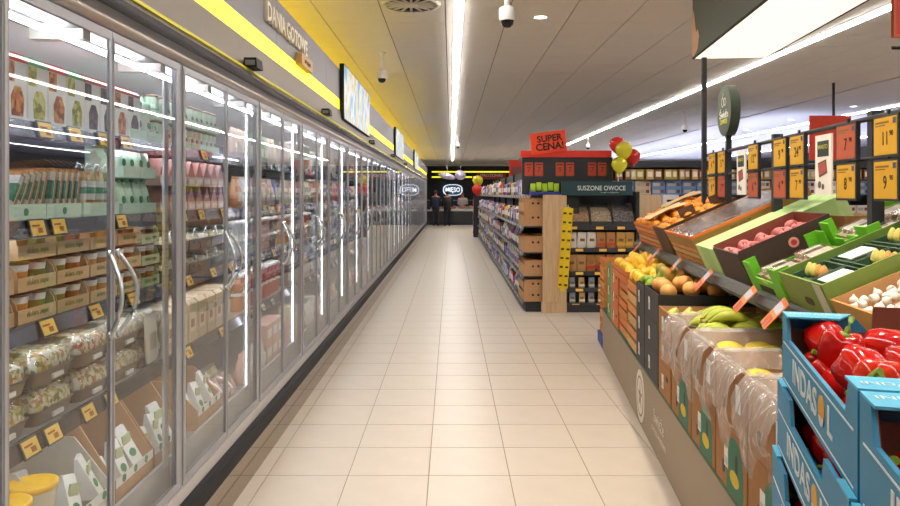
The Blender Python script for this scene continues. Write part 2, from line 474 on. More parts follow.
tag_me = MB().box((0, -0.042, -0.028), (0.004, 0.042, 0.028), 1).box((0.004, -0.037, -0.023), (0.0055, 0.037, 0.023), 0).box((0.0055, -0.03, 0.004), (0.006, 0.01, 0.010), 2).box((0.0055, -0.004, -0.016), (0.006, 0.02, 0.0), 2).mesh('price_tag', [yellow_tag, P('3b3b40', 0.4), P('a85d10', 0.6, 0, 0)])
white_tag_me = MB().box((0, -0.036, -0.024), (0.004, 0.036, 0.024), 1).box((0.004, -0.033, -0.02), (0.0055, 0.033, 0.02), 0).box((0.0055, -0.02, -0.01), (0.006, 0.015, 0.0), 2).mesh('price_tag', [white_card, P('3b3b40', 0.4), ink])
TAGS = {1: [[0.42, 0.60, 0.80, 0.98], [0.36, 0.48, 0.92], [0.40, 0.70, 1.0], [0.28, 0.40, 0.62, 0.78]],
        2: [[0.30, 0.62], [0.3, 0.55, 0.9], [0.35, 0.7, 1.0], [0.3, 0.8]]}
def fridge_label(k):
    if k == 0: return 'glass-door fridge beside the camera, mostly outside the left edge'
    return f'{ORD[k - 1]} two-door glass fridge along the left wall, counted from the camera'
for k in range(N_MOD):
    y = Y0 + PITCH * k
    r = root('glass_door_fridge', fridge_label(k), 'fridge', T(0, y, 0), 'glass-door fridges along the left wall')
    for n in ('body', 'deck', 'kick', 'bumper', 'sill', 'post', 'vcase', 'vled', 'led', 'bracket', 'tube', 'canopy', 'stripe'):
        if n == 'vled' and k < 2: continue
        ob(G[n].name.split('.')[0], G[n], r)
    ob('post', G['post'], r, T(0, PITCH - 0.020, 0)); ob('bracket', G['bracket'], r, T(0, 0.6, 0))
    for i in range(4):
        s = ob('shelf', G['shelf'][i], r)
        ob('price_rail', G['rail'][i], s)
        if k <= 12: ob('added_shelf_light', G['added_shelf_led'][i], s)
    for i in range(2):
        d = ob('door', G['door'][i], r)
        ob('pane', G['pane'][i], d); ob('handle', G['handle'][i], d)
    if 1 <= k <= 9:
        for i in range(4):
            ys = TAGS.get(k, [[0.2, 0.42, 0.68, 0.95]] * 4)[i]
            for yy in ys:
                yy += 0 if k < 3 else random.uniform(-0.06, 0.06)
                ob('price_tag', tag_me if k < 3 or random.random() < 0.3 else white_tag_me, r, T(SHX[i] + 0.022, yy, SH[i] - 0.02) @ RY(-14 if i < 2 else -22))
# end panel of the row
struct('trim_2', (MB().box((-2.1, Y0 + PITCH * N_MOD, 0), (-1.09, Y0 + PITCH * N_MOD + 0.05, 2.3)), [grey_alu]))

# bulkhead above the fridges: lower panel, yellow light line, grey fascia with a cove behind it
ya, yb = -1.0, 36.0
panel = P('84796e', 0.55, 0, 0.02)
struct('trim_3', (MB().prism([(-1.16, 2.277), (-1.195, 2.472), (-1.32, 2.472), (-1.32, 2.277)], ya, yb), [panel]))
r = root('yellow_light_line', 'broad bright yellow light line running above the fridges', 'light', T(0, 0, 0))
ob('diffuser', (MB().box((-1.23, ya, 2.474), (-1.2, yb, 2.590)), [EM('f6ec34', 1.0)]), r)
ob('housing', (MB().box((-1.30, ya, 2.473), (-1.231, yb, 2.60)), [dark_metal]), r)
fas = struct('trim_4', (MB().box((-1.27, ya, 2.602), (-1.24, yb, 2.62)), [panel]))
fmat = P('85828a', 0.5, 0, 0.015, 3)
fp = cached('fp', lambda: MB().box((-1.225, 0.003, 2.592), (-1.2, 1.997, 2.91)).mesh('fascia_panel', [fmat]))
for k in range(19): ob('fascia_panel', fp, fas, T(0, -1.0 + 2 * k + 0.05, 0))
# yellow cove light on top of the bulkhead
r = root('cove_light', 'yellow cove light washing the ceiling behind the grey fascia', 'light', T(0, 0, 0))
ob('housing', (MB().box((-1.95, ya, 2.55), (-1.30, yb, 2.62)), [dark_metal]), r)
ob('tube', (MB().box((-1.80, ya, 2.67), (-1.68, yb, 2.685)), [EM('ffda3c', 8.0)]), r)
for k in range(19): ob('bracket', (MB().box((-1.76, ya + 2 * k, 2.62), (-1.72, ya + 2 * k + 0.04, 2.67)), [dark_metal]), r)

# raised letters
r = root('fascia_sign', 'cream raised letters DANIA GOTOWE on the grey fascia', 'sign', T(-1.2, 5.35, 2.745))
ob('lettering', text_mesh('DANIA GOTOWE', 0.165, P('efe6d6', 0.4, 0, 0), 0.012, bold=0.0045), r, T(0.013, 0, 0) @ FACE_RIGHT)
r = root('fascia_sign', 'small wooden plate hanging under the raised letters', 'sign', T(-1.2, 5.88, 2.62))
ob('plate', (MB().box((0, -0.22, -0.045), (0.05, 0.22, 0.045), 0), [WOOD('plate_wood', 'b0854f', 'd1ab74', (1, 1, 8))]), r)
ob('lettering', text_mesh('na wynos', 0.06, P('6b4a28', 0.5, 0, 0), 0.002), r, T(0.052, 0, 0) @ FACE_RIGHT)

# big illuminated pictures on the fascia
def scr_mat():
    if 'screen' in _mats: return _mats['screen']
    m = bpy.data.materials.new('picture_print'); m.use_nodes = True
    nt = m.node_tree; bs = nt.nodes['Principled BSDF']
    tc = nt.nodes.new('ShaderNodeTexCoord'); mp = nt.nodes.new('ShaderNodeMapping'); mp.inputs['Scale'].default_value = (1, 1.9, 1.1)
    nz = nt.nodes.new('ShaderNodeTexNoise'); nz.inputs['Scale'].default_value = 2.4; nz.inputs['Detail'].default_value = 4
    cr = nt.nodes.new('ShaderNodeValToRGB'); el = cr.color_ramp.elements
    el[0].position = 0.3; el[0].color = C('5f8fa8'); el[1].position = 0.7; el[1].color = C('e4e9ef')
    e = el.new(0.42); e.color = C('9dc0d8'); e = el.new(0.5); e.color = C('dbe4f0'); e = el.new(0.58); e.color = C('c8c088')
    nt.links.new(tc.outputs['Object'], mp.inputs[0]); nt.links.new(mp.outputs[0], nz.inputs['Vector'])
    nt.links.new(nz.outputs['Fac'], cr.inputs[0]); nt.links.new(cr.outputs[0], bs.inputs['Base Color'])
    nt.links.new(cr.outputs[0], bs.inputs['Emission Color']); bs.inputs['Emission Strength'].default_value = 0.3
    _mats['screen'] = m; return m
for k, (yy, w) in enumerate(((7.88, 2.45), (15.3, 2.5), (23.2, 2.5))):
    r = root('picture_panel', ['nearest and largest', 'middle', 'farthest'][k] + ' pale blue picture panel on the fascia above the fridges', 'display', T(-1.2, yy, 2.375), 'picture panels on the fascia')
    ob('case', (MB().box((0.002, 0, 0), (0.05, w, 0.6)), [black_plastic]), r)
    for q in range(3):
        ob('screen', (MB().box((0.05, w / 3 * q + 0.008, 0.01), (0.053, w / 3 * (q + 1) - 0.008, 0.59)), [scr_mat()]), r)
# small black boxes on the canopy rail
for k, yy in enumerate((4.15, 6.6, 10.4, 14.1, 18.0)):
    r = root('fridge_controller', f'{ORD[k]} small black display box on the fridge canopy rail', 'controller', T(-1.15, yy, 2.277), 'display boxes on the canopy rail')
    ob('case', cached('ctl', lambda: MB().box((-0.01, -0.07, 0), (0.07, 0.07, 0.055), 0, None, (0.006, 0.006)).mesh('case', [black_plastic])), r)
    ob('display', cached('ctd', lambda: MB().box((0.004, -0.0702, 0.012), (0.058, -0.066, 0.04)).mesh('display', [P('7d8085', 0.2, 0, 0)])), r)
# ------------------------------------------------------------------ chilled goods behind the glass
# local frame of every product: x towards the aisle (front at x=0), y along the aisle, z up
def pillow_pouch(w, h, d, n=12):
    """stand-up pouch: rounded bottom, flat crimped top; front towards +x"""
    m = MB(); rs = []
    for fz, fd, fw in ((0, 0.85, 0.9), (0.04, 1.0, 1.0), (0.35, 0.95, 1.0), (0.65, 0.62, 0.99), (0.88, 0.16, 0.98), (1.0, 0.03, 0.98)):
        ring = []
        for k in range(n):
            a = 2 * math.pi * k / n
            cx, sx = math.cos(a), math.sin(a)
            ring.append((-d / 2 + d / 2 * fd * math.copysign(abs(cx) ** 0.6, cx), w / 2 * fw * math.copysign(abs(sx) ** 0.5, sx), h * fz))
        rs.append(ring)
    return m.rings(rs, 0)

olive_print = VORO('olive_print', ['a8a53a', 'c9c160', '7d8428', 'd8d58a', 'b4a93f'], 60)
nut_print = VORO('nut_print', ['c8763a', 'a2502a', 'e0a35c', 'd98a45', '8e3d20'], 60)
dark_print = VORO('dark_print', ['3a2a33', '54404a', '2a2028', '6a5560'], 60)
mint = P('d8f2de', 0.5, 0, 0.03); mint_d = P('8ccf9f', 0.5, 0, 0.03); deep_green = P('2d8a57', 0.5, 0, 0.03)
milk = P('f4f3f0', 0.4, 0, 0.02)
pinky = P('eeb3a4', 0.5, 0, 0.03)

def snack_bag(k, y, z, x=-1.30):
    pr, top, nm = ((olive_print, P('63b06a', 0.4), 'green olive'), (nut_print, P('d8403a', 0.4), 'brown snack'), (dark_print, P('c9453f', 0.4), 'dark olive'))[k]
    M = T(x, y, z)
    r = root('snack_pouch', f'{ {0: "green-topped", 1: "red-topped", 2: "red-topped dark"}[k]} white snack pouch on the top shelf of the nearest fridge', 'pouch', M, 'white snack pouches on the top shelf')
    ob('bag', cached('bag', lambda: MB().box((-0.07, -0.0555, 0), (0, 0.0555, 0.19), 0).prism([(-0.07, 0.19), (0, 0.19), (-0.012, 0.203), (-0.058, 0.203)], -0.054, 0.054).mesh('bag', [milk])), r)
    def win():
        pts = [(-0.04, 0.04), (0.04, 0.04), (0.046, 0.11), (0.02, 0.15), (-0.02, 0.15), (-0.046, 0.11)]
        return MB().add([(0.0012, yy * 0.72 + 0.008, zz * 0.8 - 0.014) for yy, zz in pts] + [(-0.002, yy * 0.72 + 0.008, zz * 0.8 - 0.014) for yy, zz in pts],
                        [(0, 1, 2, 3, 4, 5)] + [(i, (i + 1) % 6, (i + 1) % 6 + 6, i + 6) for i in range(6)]).mesh('window', [pr])
    ob('window', cached(('win', k), win), r)
    ob('top_strip', cached(('tops', k), lambda: MB().box((-0.0595, -0.0546, 0.2035), (-0.010, 0.0546, 0.207)).box((-0.002, -0.0556, 0.180), (0.0008, 0.0556, 0.191)).mesh('top_strip', [top])), r)
    ob('picture', cached(('pic', k), lambda: MB().box((-0.002, -0.052, 0.118), (0.0012, -0.008, 0.178), 0).mesh('picture', [pr])), r)
yy = 2.06
for kk in (0, 1, 0, 1, 0, 2, 2, 1, 2):
    snack_bag(kk, yy, SH[0], -1.292); yy += 0.116

def mint_cup_mesh(h=0.10, r=0.036, body=mint, lid=P('7fc79a', 0.4, 0, 0.02), band=milk):
    return MB().lathe([(r * 0.8, 0), (r * 0.84, h * 0.2)], 14, 0).lathe([(r * 0.84, h * 0.2), (r * 0.93, h * 0.62)], 14, 1).lathe([(r * 0.93, h * 0.62), (r, h * 0.9)], 14, 0).lathe([(r * 1.04, h * 0.9), (r * 1.04, h * 0.97), (r * 0.9, h)], 14, 2).mesh('cup', [body, band, lid])
def cup_with_logo(name, label, cat, group, M, key, body, lid, logo, h=0.10, r=0.036):
    o = thing(name, cached(('cup', key), lambda: mint_cup_mesh(h, r, body, lid)), label, cat, M, group)
    ob('logo', cached(('cuplogo', key), lambda: MB().lathe([(r * 0.42, 0), (r * 0.40, 0.002)], 12, 0, T(r * 0.87, 0, h * 0.42) @ RY(86)).mesh('logo', [logo])), o)
    return o
def tray(name, label, group, M, w, d, h, mat, key, back=None):
    """low display tray open at the top; front edge at x=0"""
    bk = back or h
    def fn():
        t = 0.004
        m = MB().box((-d, -w / 2, 0), (0, w / 2, t)).box((-t, -w / 2, t), (0, w / 2, h)).box((-d, -w / 2, t), (-d + t, w / 2, bk))
        for s in (-1, 1):
            yy = s * (w / 2 - t / 2)
            m.prism([(-d + t, t), (-t, t), (-t, h), (-d * 0.35, h * 1.02), (-d * 0.6, bk), (-d + t, bk)], yy - t / 2, yy + t / 2)
        return m.mesh('tray', [mat])
    return thing(name, cached(('tray', key), fn), label, 'tray', M, group)
# mint cups on the top shelf, right door of the nearest fridge
gm = 'mint cups on the top shelf of the nearest fridge'
for q in range(2):
    tray('display_tray', 'pale green tray of cups on the top shelf of the nearest fridge', 'pale green cup trays', T(-1.285, 3.02 + 0.17 * q - (0.0), SH[0]), 0.165, 0.16, 0.05, mint, 'cuptray')
    for i in range(2):
        for j in range(2):
            cup_with_logo('yogurt_cup', 'mint green cup with white band on the top shelf of the nearest fridge', 'cup', gm, T(-1.33 - 0.075 * j, 3.02 + 0.17 * q + (i - 0.5) * 0.08, SH[0] + 0.006), 'mintcup', mint, P('bfe6cc', 0.4), deep_green, 0.17, 0.036)

# second shelf, left door: sandwiches and wraps in mint trays
bread = P('dc9a62', 0.7, 0, 0.08, 40); filling = VORO('filling', ['e9e2c8', '7fae57', 'd8604a', 'f0e6d0'], 120)
for q, yq in enumerate((2.20, 2.42)):
    tray('display_tray', ['pale green tray holding leaning sandwiches', 'pale green tray holding upright sandwiches'][q] + ' in the nearest fridge', 'pale green sandwich trays', T(-1.275, yq, SH[1]), 0.215, 0.2, 0.052, mint, 'swtray')
    ob('logo', cached('traylogo', lambda: MB().lathe([(0.012, 0), (0.012, 0.001)], 14, 0, RY(90)).mesh('logo', [deep_green])), COL.objects[-1], T(0, 0.0, 0.028))
def sandwich_mesh():
    m = MB()
    m.box((-0.10, -0.014, 0), (0, -0.004, 0.135), 0).box((-0.099, -0.004, 0.002), (-0.001, 0.004, 0.133), 1).box((-0.10, 0.004, 0), (0, 0.014, 0.135), 0)
    return m.mesh('bread', [bread, filling])
def sandwich(M, lab, lean):
    r = root('sandwich_pack', lab, 'sandwich', M, 'packed sandwiches on the second shelf')
    ob('bread', cached('sandwich', sandwich_mesh), r)
    ob('sleeve', cached('sleeve', lambda: MB().box((-0.06, -0.0155, 0.02), (0.002, 0.0, 0.125), 0).box((-0.05, -0.016, 0.05), (0.0025, -0.004, 0.10), 1).mesh('sleeve', [milk, P('4fa27c', 0.5)])), r)
    ob('film', cached('swfilm', lambda: MB().prism([(-0.105, 0.0), (0.004, 0.0), (0.004, 0.14), (-0.03, 0.16), (-0.105, 0.145)], -0.0175, 0.0175).mesh('film', [clear_plastic])), r)
for i in range(5):
    sandwich(T(-1.283, 2.115 + 0.04 * i, SH[1] + 0.006) @ RX(-34 + 4 * i) @ Matrix.Diagonal((1.1, 1.1, 1.2, 1)), 'sandwich leaning in the tray on the second shelf of the nearest fridge', 1)
for i in range(5):
    sandwich(T(-1.283, 2.345 + 0.038 * i, SH[1] + 0.006) @ RX(-12) @ Matrix.Diagonal((1.1, 1.0, 1.2, 1)), 'sandwich standing upright on the second shelf of the nearest fridge', 0)
def wrap_pack(M, lab):
    r = root('wrap_pack', lab, 'wrap', M, 'rolled wraps on the second shelf')
    ob('roll', cached('wroll', lambda: MB().lathe([(0.024, 0), (0.027, 0.03), (0.027, 0.12), (0.02, 0.14)], 12, 0, None, (-0.03, 0, 0)).mesh('roll', [VORO('wrapfood', ['e8d7b4', 'd5b27a', '8aa85a', 'c97a4a'], 70, 0.5, (1, 1, 0.4))])), r)
    ob('band', cached('wband', lambda: MB().lathe([(0.0285, 0.05), (0.0285, 0.11)], 12, 0, None, (-0.03, 0, 0)).lathe([(0.029, 0.07), (0.029, 0.09)], 12, 1, None, (-0.03, 0, 0)).mesh('band', [milk, P('5aa486', 0.5)])), r)
    ob('film', cached('wfilm', lambda: MB().lathe([(0.029, 0.0), (0.030, 0.13), (0.024, 0.155), (0.004, 0.17)], 12, 0, None, (-0.03, 0, 0)).mesh('film', [clear_plastic])), r)
tray('display_tray', 'pale green tray holding rolled wraps in the nearest fridge', 'pale green wrap trays', T(-1.275, 2.68, SH[1]), 0.27, 0.2, 0.052, mint, 'wrtray')
for i in range(4): wrap_pack(T(-1.285, 2.58 + 0.066 * i, SH[1] + 0.006) @ Matrix.Diagonal((1.1, 1.1, 1.12, 1)), 'rolled wrap in clear film on the second shelf of the nearest fridge')
for i in range(3): wrap_pack(T(-1.36, 2.60 + 0.07 * i, SH[1] + 0.006), 'rolled wrap behind the front row on the second shelf')

# second shelf, right door: two layers of mint drink packs
def doypack(key, body, logo):
    m = pillow_pouch(0.068, 0.125, 0.05)
    return m.mesh('pack', [body])
def drink(M, lab, group, key, body, logo, cap):
    o = thing('drink_pouch', cached(('doy', key), lambda: doypack(key, body, logo)), lab, 'pouch', M, group)
    ob('logo', cached(('doylogo', key), lambda: MB().lathe([(0.016, 0), (0.015, 0.002)], 12, 0, T(-0.0015, 0, 0.055) @ RY(86)).mesh('logo', [logo])), o)
    ob('cap', cached(('doycap', key), lambda: MB().lathe([(0.010, 0), (0.010, 0.018), (0.008, 0.02)], 10, 0, T(-0.025, 0, 0.12)).mesh('cap', [cap])), o)
for lay in range(2):
    for q in range(2):
        tray('display_tray', ['pale green tray of drink pouches, lower layer in the nearest fridge', 'pale green tray of drink pouches, upper layer in the nearest fridge'][lay], 'stacked pale green trays', T(-1.275, 2.93 + 0.16 * q, SH[1] + 0.148 * lay), 0.155, 0.15, 0.045, mint, 'dtray', 0.13)
        for i in range(2):
            drink(T(-1.29, 2.93 + 0.16 * q + (i - 0.5) * 0.074, SH[1] + 0.148 * lay + 0.005), ['pale green drink pouch in the lower tray of the nearest fridge', 'pale green drink pouch in the upper tray of the nearest fridge'][lay], 'pale green drink pouches', 'mint', P('d5efd9', 0.4), deep_green, mint_d)

# third shelf: kraft trays with arched sides, three layers, two tubs in each
def arch_tray_mesh(w, d, h, mat):
    m = MB(); t = 0.004
    m.box((-d, -w / 2, 0), (0, w / 2, t)).box((-t, -w / 2, t), (0, w / 2, h * 0.45)).box((-d, -w / 2, t), (-d + t, w / 2, h))
    arc = [(-d + t, t), (-t, t), (-t, h * 0.45)] + [(-t - d * 0.5 * (1 - math.cos(a)) * 0.9, h * 0.5 + (h * 0.5) * math.sin(a)) for a in (0.3, 0.6, 0.9, 1.2, 1.57)] + [(-d + t, h)]
    for s in (-1, 1):
        yy = s * (w / 2 - t / 2)
        m.prism(arc, yy - t / 2, yy + t / 2)
    return m.mesh('tray', [mat])
soup = [P('c98a3c', 0.4, 0, 0.1), P('8a8a3e', 0.4, 0, 0.1), P('a8632c', 0.4, 0, 0.1)]
def tub_mesh(mat, h=0.088, r=0.042):
    return MB().lathe([(r * 0.78, 0), (r * 0.9, h * 0.62)], 14, 0).lathe([(r * 0.9, h * 0.62), (r * 0.97, h * 0.86)], 14, 1).lathe([(r * 1.03, h * 0.86), (r * 1.03, h * 0.93), (r * 0.95, h * 0.95), (r * 0.2, h * 0.96)], 14, 2).mesh('tub', [mat, milk, P('6b4a36', 0.35)])
def kraft_stack(yc, w, layers, lab, zbase, pr=(0, 1), mat=P('d3b48a', 0.7, 0, 0.05, 18), gl='kraft trays of tubs', key='k', tags='kraft', th=0.095):
    for l in range(layers):
        lay = ['bottom', 'middle', 'top'][l]
        o = thing('display_tray', cached(('arch', key, w), lambda: arch_tray_mesh(w, 0.19, th, mat)), f'{lay} {tags} tray of the {lab}', 'tray', T(-1.265, yc, zbase + th * l), gl)
        ob('print', cached(('kprint', key), lambda: text_mesh('dobra zupa', 0.026, P('8a9a5c', 0.6, 0, 0), 0.0006)), o, T(0.0008, 0, th * 0.27) @ FACE_RIGHT)
        for i in range(2):
            thing('food_tub', cached(('tub', pr[i]), lambda: tub_mesh(soup[pr[i]])), f'tub in the {lay} tray, {lab}', 'tub', T(-1.312, yc + (i - 0.5) * w * 0.46, zbase + th * l + 0.004), 'tubs in display trays on the third shelf')
KT = P('d9bd94', 0.7, 0, 0.05, 18)
kraft_stack(2.02, 0.205, 2, 'kraft stack cut by the first door post', SH[2], (2, 0))
kraft_stack(2.245, 0.205, 3, 'first kraft stack right of the first door post', SH[2], (0, 1))
kraft_stack(2.46, 0.205, 3, 'second kraft stack right of the first door post', SH[2], (1, 2))
kraft_stack(2.675, 0.205, 3, 'kraft stack behind the door handles', SH[2], (0, 0))
kraft_stack(2.89, 0.205, 3, 'kraft stack right of the door handles', SH[2], (2, 2))
kraft_stack(3.09, 0.18, 3, 'pale green stack beside the second door post', SH[2], (2, 2), P('c9dcae', 0.6), 'pale green trays of tubs', 'gr', 'pale green', 0.09)
thing('film_bag', cached('bluebag', lambda: MB().rings([[(-0.14 + 0.06 * math.cos(a) * f, 0.09 * math.sin(a) * f, zz) for a in [k * math.pi / 6 for k in range(12)]] for f, zz in ((0.7, 0), (1, 0.012), (0.8, 0.022))]).mesh('film_bag', [P('3c4fa8', 0.3)])), 'flat blue pack lying on top of the kraft trays', 'pack', T(-1.27, 2.89, SH[2] + 0.285))

# fourth shelf: clear salad bowls, two high
greens = VORO('salad_mix', ['9a9a4a', 'e4dcc4', 'c98a3c', 'd8c460', 'efe9da', 'e7e0cc', '7a7a3a', 'd9ceb0'], 85)
greens2 = VORO('tomato_mix', ['cc5a3a', 'e4dcc4', 'a8a04a', 'efe6d4', 'c8aa5a', 'e8e2d4'], 85)
pasta = VORO('pasta_mix', ['c9b98c', 'ddd2b4', 'b8a26c', 'e8e0cc', 'f0eadc'], 85)
def salad(M, lab, k):
    r = root('salad_box', lab, 'salad box', M, 'clear salad boxes on the fourth shelf')
    def rr(sx, sy, z, n=16):
        o = []
        for q in range(n):
            a = 2 * math.pi * q / n; c, s = math.cos(a), math.sin(a)
            o.append((-0.105 + sx * math.copysign(abs(c) ** 0.25, c), sy * math.copysign(abs(s) ** 0.25, s), z))
        return o
    ob('base', cached('sal_base', lambda: MB().rings([rr(0.088, 0.105, 0), rr(0.098, 0.116, 0.04), rr(0.102, 0.122, 0.045)], 0).mesh('base', [P('8a7664', 0.3, 0, 0.04)])), r)
    ob('food', cached(('sal_food', k), lambda: MB().rings([rr(0.094, 0.112, 0.046), rr(0.09, 0.108, 0.08), rr(0.06, 0.07, 0.098)], 0).mesh('food', [(greens, greens2, pasta)[k]])), r)
    ob('lid', cached('sal_lid', lambda: MB().rings([rr(0.104, 0.123, 0.046), rr(0.10, 0.119, 0.10), rr(0.09, 0.108, 0.118)], 0).mesh('lid', [clear_plastic])), r)
    ob('sticker', cached('sal_st', lambda: MB().box((-0.009, -0.03, 0.012), (-0.001, 0.03, 0.026)).mesh('sticker', [milk])), r)
for i, (yq, k) in enumerate(((2.02, 0), (2.28, 0), (2.54, 1), (2.80, 2), (3.03, 2))):
    for l in range(2):
        salad(T(-1.245, yq + 0.05, SH[3] + 0.12 * l), f'clear salad box, {["lower", "upper"][l]} of the {["first", "second", "third", "fourth", "fifth"][i]} pair on the fourth shelf', k)
# white paper bag beside the salads
r = root('paper_bag', 'white paper bag standing at the right end of the salad boxes', 'bag', T(-1.232, 3.04, SH[3] + 0.02) @ RX(6))
ob('bag', (pillow_pouch(0.12, 0.2, 0.018), [P('e9e2d6', 0.5)]), r)
ob('print', (MB().box((0.0, -0.03, 0.05), (0.001, 0.03, 0.12)), [P('c9c0ae', 0.5)]), r)

# bottom deck: cartons of wedge packs, yellow-lidded pails
def wedge_mesh():
    m = MB().prism([(0, 0), (0.085, 0), (0.085, 0.005), (0.012, 0.15), (0, 0.15)], -0.03, 0.03, 0)
    return m.mesh('wedge', [milk])
def wedge(M, lab):
    o = thing('wedge_pack', cached('wedge', wedge_mesh), lab, 'pack', M, 'white wedge packs in the bottom deck')
    ob('logo', cached('wlogo', lambda: MB().lathe([(0.017, 0), (0.017, 0.001)], 14, 0, T(0.0635, 0, 0.05) @ RY(63.5)).mesh('logo', [deep_green])), o)
    ob('window', cached('wwin', lambda: MB().box((0.03, -0.022, 0.085), (0.037, 0.022, 0.125), 0, T(0.008, 0, 0) @ Matrix.Identity(4)).mesh('window', [P('c5cfa2', 0.3)])), o)
def carton_mesh(W, L, H, hf, mo, mi, th=0.006, hn=None, hb=None):
    """open carton; x 0..W (front wall at x=0 has height hf), y 0..L"""
    hn = hn or H; hb = hb or H
    m = MB().box((0, 0, 0), (W, L, th), 0)
    m.box((0, 0, th), (th, L, hf), 0); m.box((W - th, 0, th), (W, L, hb), 0)
    for y0, y1 in ((0, th), (L - th, L)):
        m.prism([(th, th), (W - th, th), (W - th, hn if hb >= hn else hb), (W * 0.35, hn), (th, hf)], y0, y1, 0)
    m.box((th, th, th), (th + 0.001, L - th, hf - 0.002), 1); m.box((W - th - 0.001, th, th), (W - th, L - th, hb - 0.002), 1)
    return m.mesh('carton', [mo, mi])
ZB = DECK
kin = P('c09468', 0.75, 0, 0.05)
for i, (yq, L, H, lab) in enumerate(((2.30, 0.36, 0.27, 'white and brown carton of wedge packs behind the yellow pails'), (2.68, 0.33, 0.31, 'tall brown carton below the door handles, in the bottom deck'),
                                     (3.03, 0.30, 0.30, 'brown carton beside the second door post, in the bottom deck'), (3.55, 0.34, 0.24, 'brown carton at the left of the second fridge bottom deck'))):
    M = T(-1.225, yq, ZB) @ RZ(180) @ T(0, -L, 0)
    thing('display_carton', cached(('dc', L, H), lambda: carton_mesh(0.4, L, H, 0.10, kraft if i else P('d9d2c6', 0.6), kin, 0.006)), lab, 'carton', M, 'open cartons in the bottom decks')
    ob('label_strip', cached(('dcs', L), lambda: MB().box((-0.0012, 0.0, 0.07), (-0.0002, L, 0.105), 0).mesh('label_strip', [milk])), COL.objects[-1])
    for q in range(3):
        ob('logo', cached('dcl', lambda: MB().lathe([(0.015, 0), (0.015, 0.0008)], 14, 0, RY(-90)).mesh('logo', [deep_green])), COL.objects[-2 - q], T(-0.0013, L * (0.2 + 0.3 * q), 0.087))
    for a in range(3):
        for c_ in range(3):
            if (a + c_) % 4 == 3: continue
            wedge(T(-1.25 - 0.11 * a - 0.08, yq + 0.06 + (L - 0.12) / 2 * c_, ZB + 0.012 + 0.03 * ((a * 2 + c_) % 3)) @ RZ(random.uniform(-18, 18)) @ RX(random.uniform(-14, 14)), f'white wedge pack with green logo inside the {["first", "second", "third", "fourth"][i]} carton of the bottom deck')
def pail(x, y, z, lab):
    r = root('food_pail', lab, 'tub', T(x, y, z), 'yellow-lidded pails')
    ob('tub', cached('pailb', lambda: MB().lathe([(0.058, 0), (0.068, 0.11)], 22).mesh('tub', [P('e9dcc4', 0.4)])), r)
    ob('lid', cached('paill', lambda: MB().lathe([(0.070, 0.108), (0.074, 0.112), (0.074, 0.126), (0.068, 0.128), (0.062, 0.123), (0.02, 0.123)], 22).mesh('lid', [P('f3bc12', 0.35, 0, 0.03)])), r)
for (yq, xq, nm) in ((2.13, -1.30, 'first post'), (2.285, -1.305, 'white carton'), (2.03, -1.45, 'back of the deck')):
    for l in range(2): pail(xq, yq, ZB + 0.125 * l, f'yellow-lidded pail beside the {nm}, {["lower", "upper"][l]} of two')

# second fridge (module 2, y from 3.13)
brown_lid = P('7d5b4a', 0.4, 0, 0.03)
gm = 'brown-lidded mint cups in the second fridge'
for l in range(2):
    for q in range(4):
        tray('display_tray', f'pale green cup tray, {["lower", "upper"][l]} layer on the top shelf of the second fridge', 'cup trays in the second fridge', T(-1.285, 3.30 + 0.22 * q, SH[0] + 0.112 * l), 0.21, 0.11, 0.04, mint, 'ct2', 0.1)
        for i in range(3):
            cup_with_logo('yogurt_cup', f'mint cup with brown lid, {["lower", "upper"][l]} layer in the second fridge', 'cup', gm, T(-1.325, 3.30 + 0.22 * q + (i - 1) * 0.067, SH[0] + 0.112 * l + 0.005), 'm2', mint, brown_lid, deep_green, 0.104, 0.033)
def tri_pack(M, lab, col, key):
    r = root('sandwich_wedge', lab, 'sandwich', M, 'triangular sandwich packs in the second fridge')
    ob('box', cached(('tri', key), lambda: MB().box((-0.10, -0.05, 0), (0, 0.05, 0.045), 0).prism([(-0.05, 0.045), (0.05, 0.045), (0.0, 0.12)], -0.10, -0.002, 1, None, 'x').mesh('box', [P(col, 0.5), P('a9746a', 0.4, 0, 0.1, 40)])), r)
    ob('label', cached(('tril', key), lambda: MB().box((0.0, -0.035, 0.012), (0.001, 0.035, 0.034)).mesh('label', [milk])), r)
for l in range(2):
    for q in range(8):
        tri_pack(T(-1.275, 3.26 + 0.115 * q, SH[1] + 0.122 * l), f'pink triangular sandwich pack, {["lower", "upper"][l]} layer in the second fridge', 'f0c4b6', 'pk')
def dome_pack(M, lab, grp, food, key):
    r = root('ready_meal', lab, 'meal pack', M, grp)
    ob('base', cached(('dmb',), lambda: MB().box((-0.14, -0.075, 0), (0, 0.075, 0.05), 0, None, (-0.006, -0.006)).mesh('base', [P('3f3c3b', 0.3, 0, 0.04)])), r)
    ob('food', cached(('dmf', key), lambda: MB().box((-0.13, -0.07, 0.05), (-0.008, 0.07, 0.07), 0, None, (0.02, 0.02)).mesh('food', [food])), r)
    ob('lid', cached(('dml',), lambda: MB().rings([[(-0.07 + 0.074 * math.copysign(abs(math.cos(a)) ** 0.5, math.cos(a)) * f, 0.08 * math.copysign(abs(math.sin(a)) ** 0.5, math.sin(a)) * f, zz) for a in [k * math.pi / 8 for k in range(16)]] for f, zz in ((1, 0.05), (0.95, 0.08), (0.8, 0.1))]).mesh('lid', [clear_plastic])), r)
for l in range(2):
    for q in range(6):
        dome_pack(T(-1.26, 3.27 + 0.165 * q, SH[2] + 0.115 * l), f'dark ready meal pack with clear lid, {["lower", "upper"][l]} row in the second fridge', 'ready meals on the third shelf of the second fridge', (greens, pasta)[q % 2], q % 2)
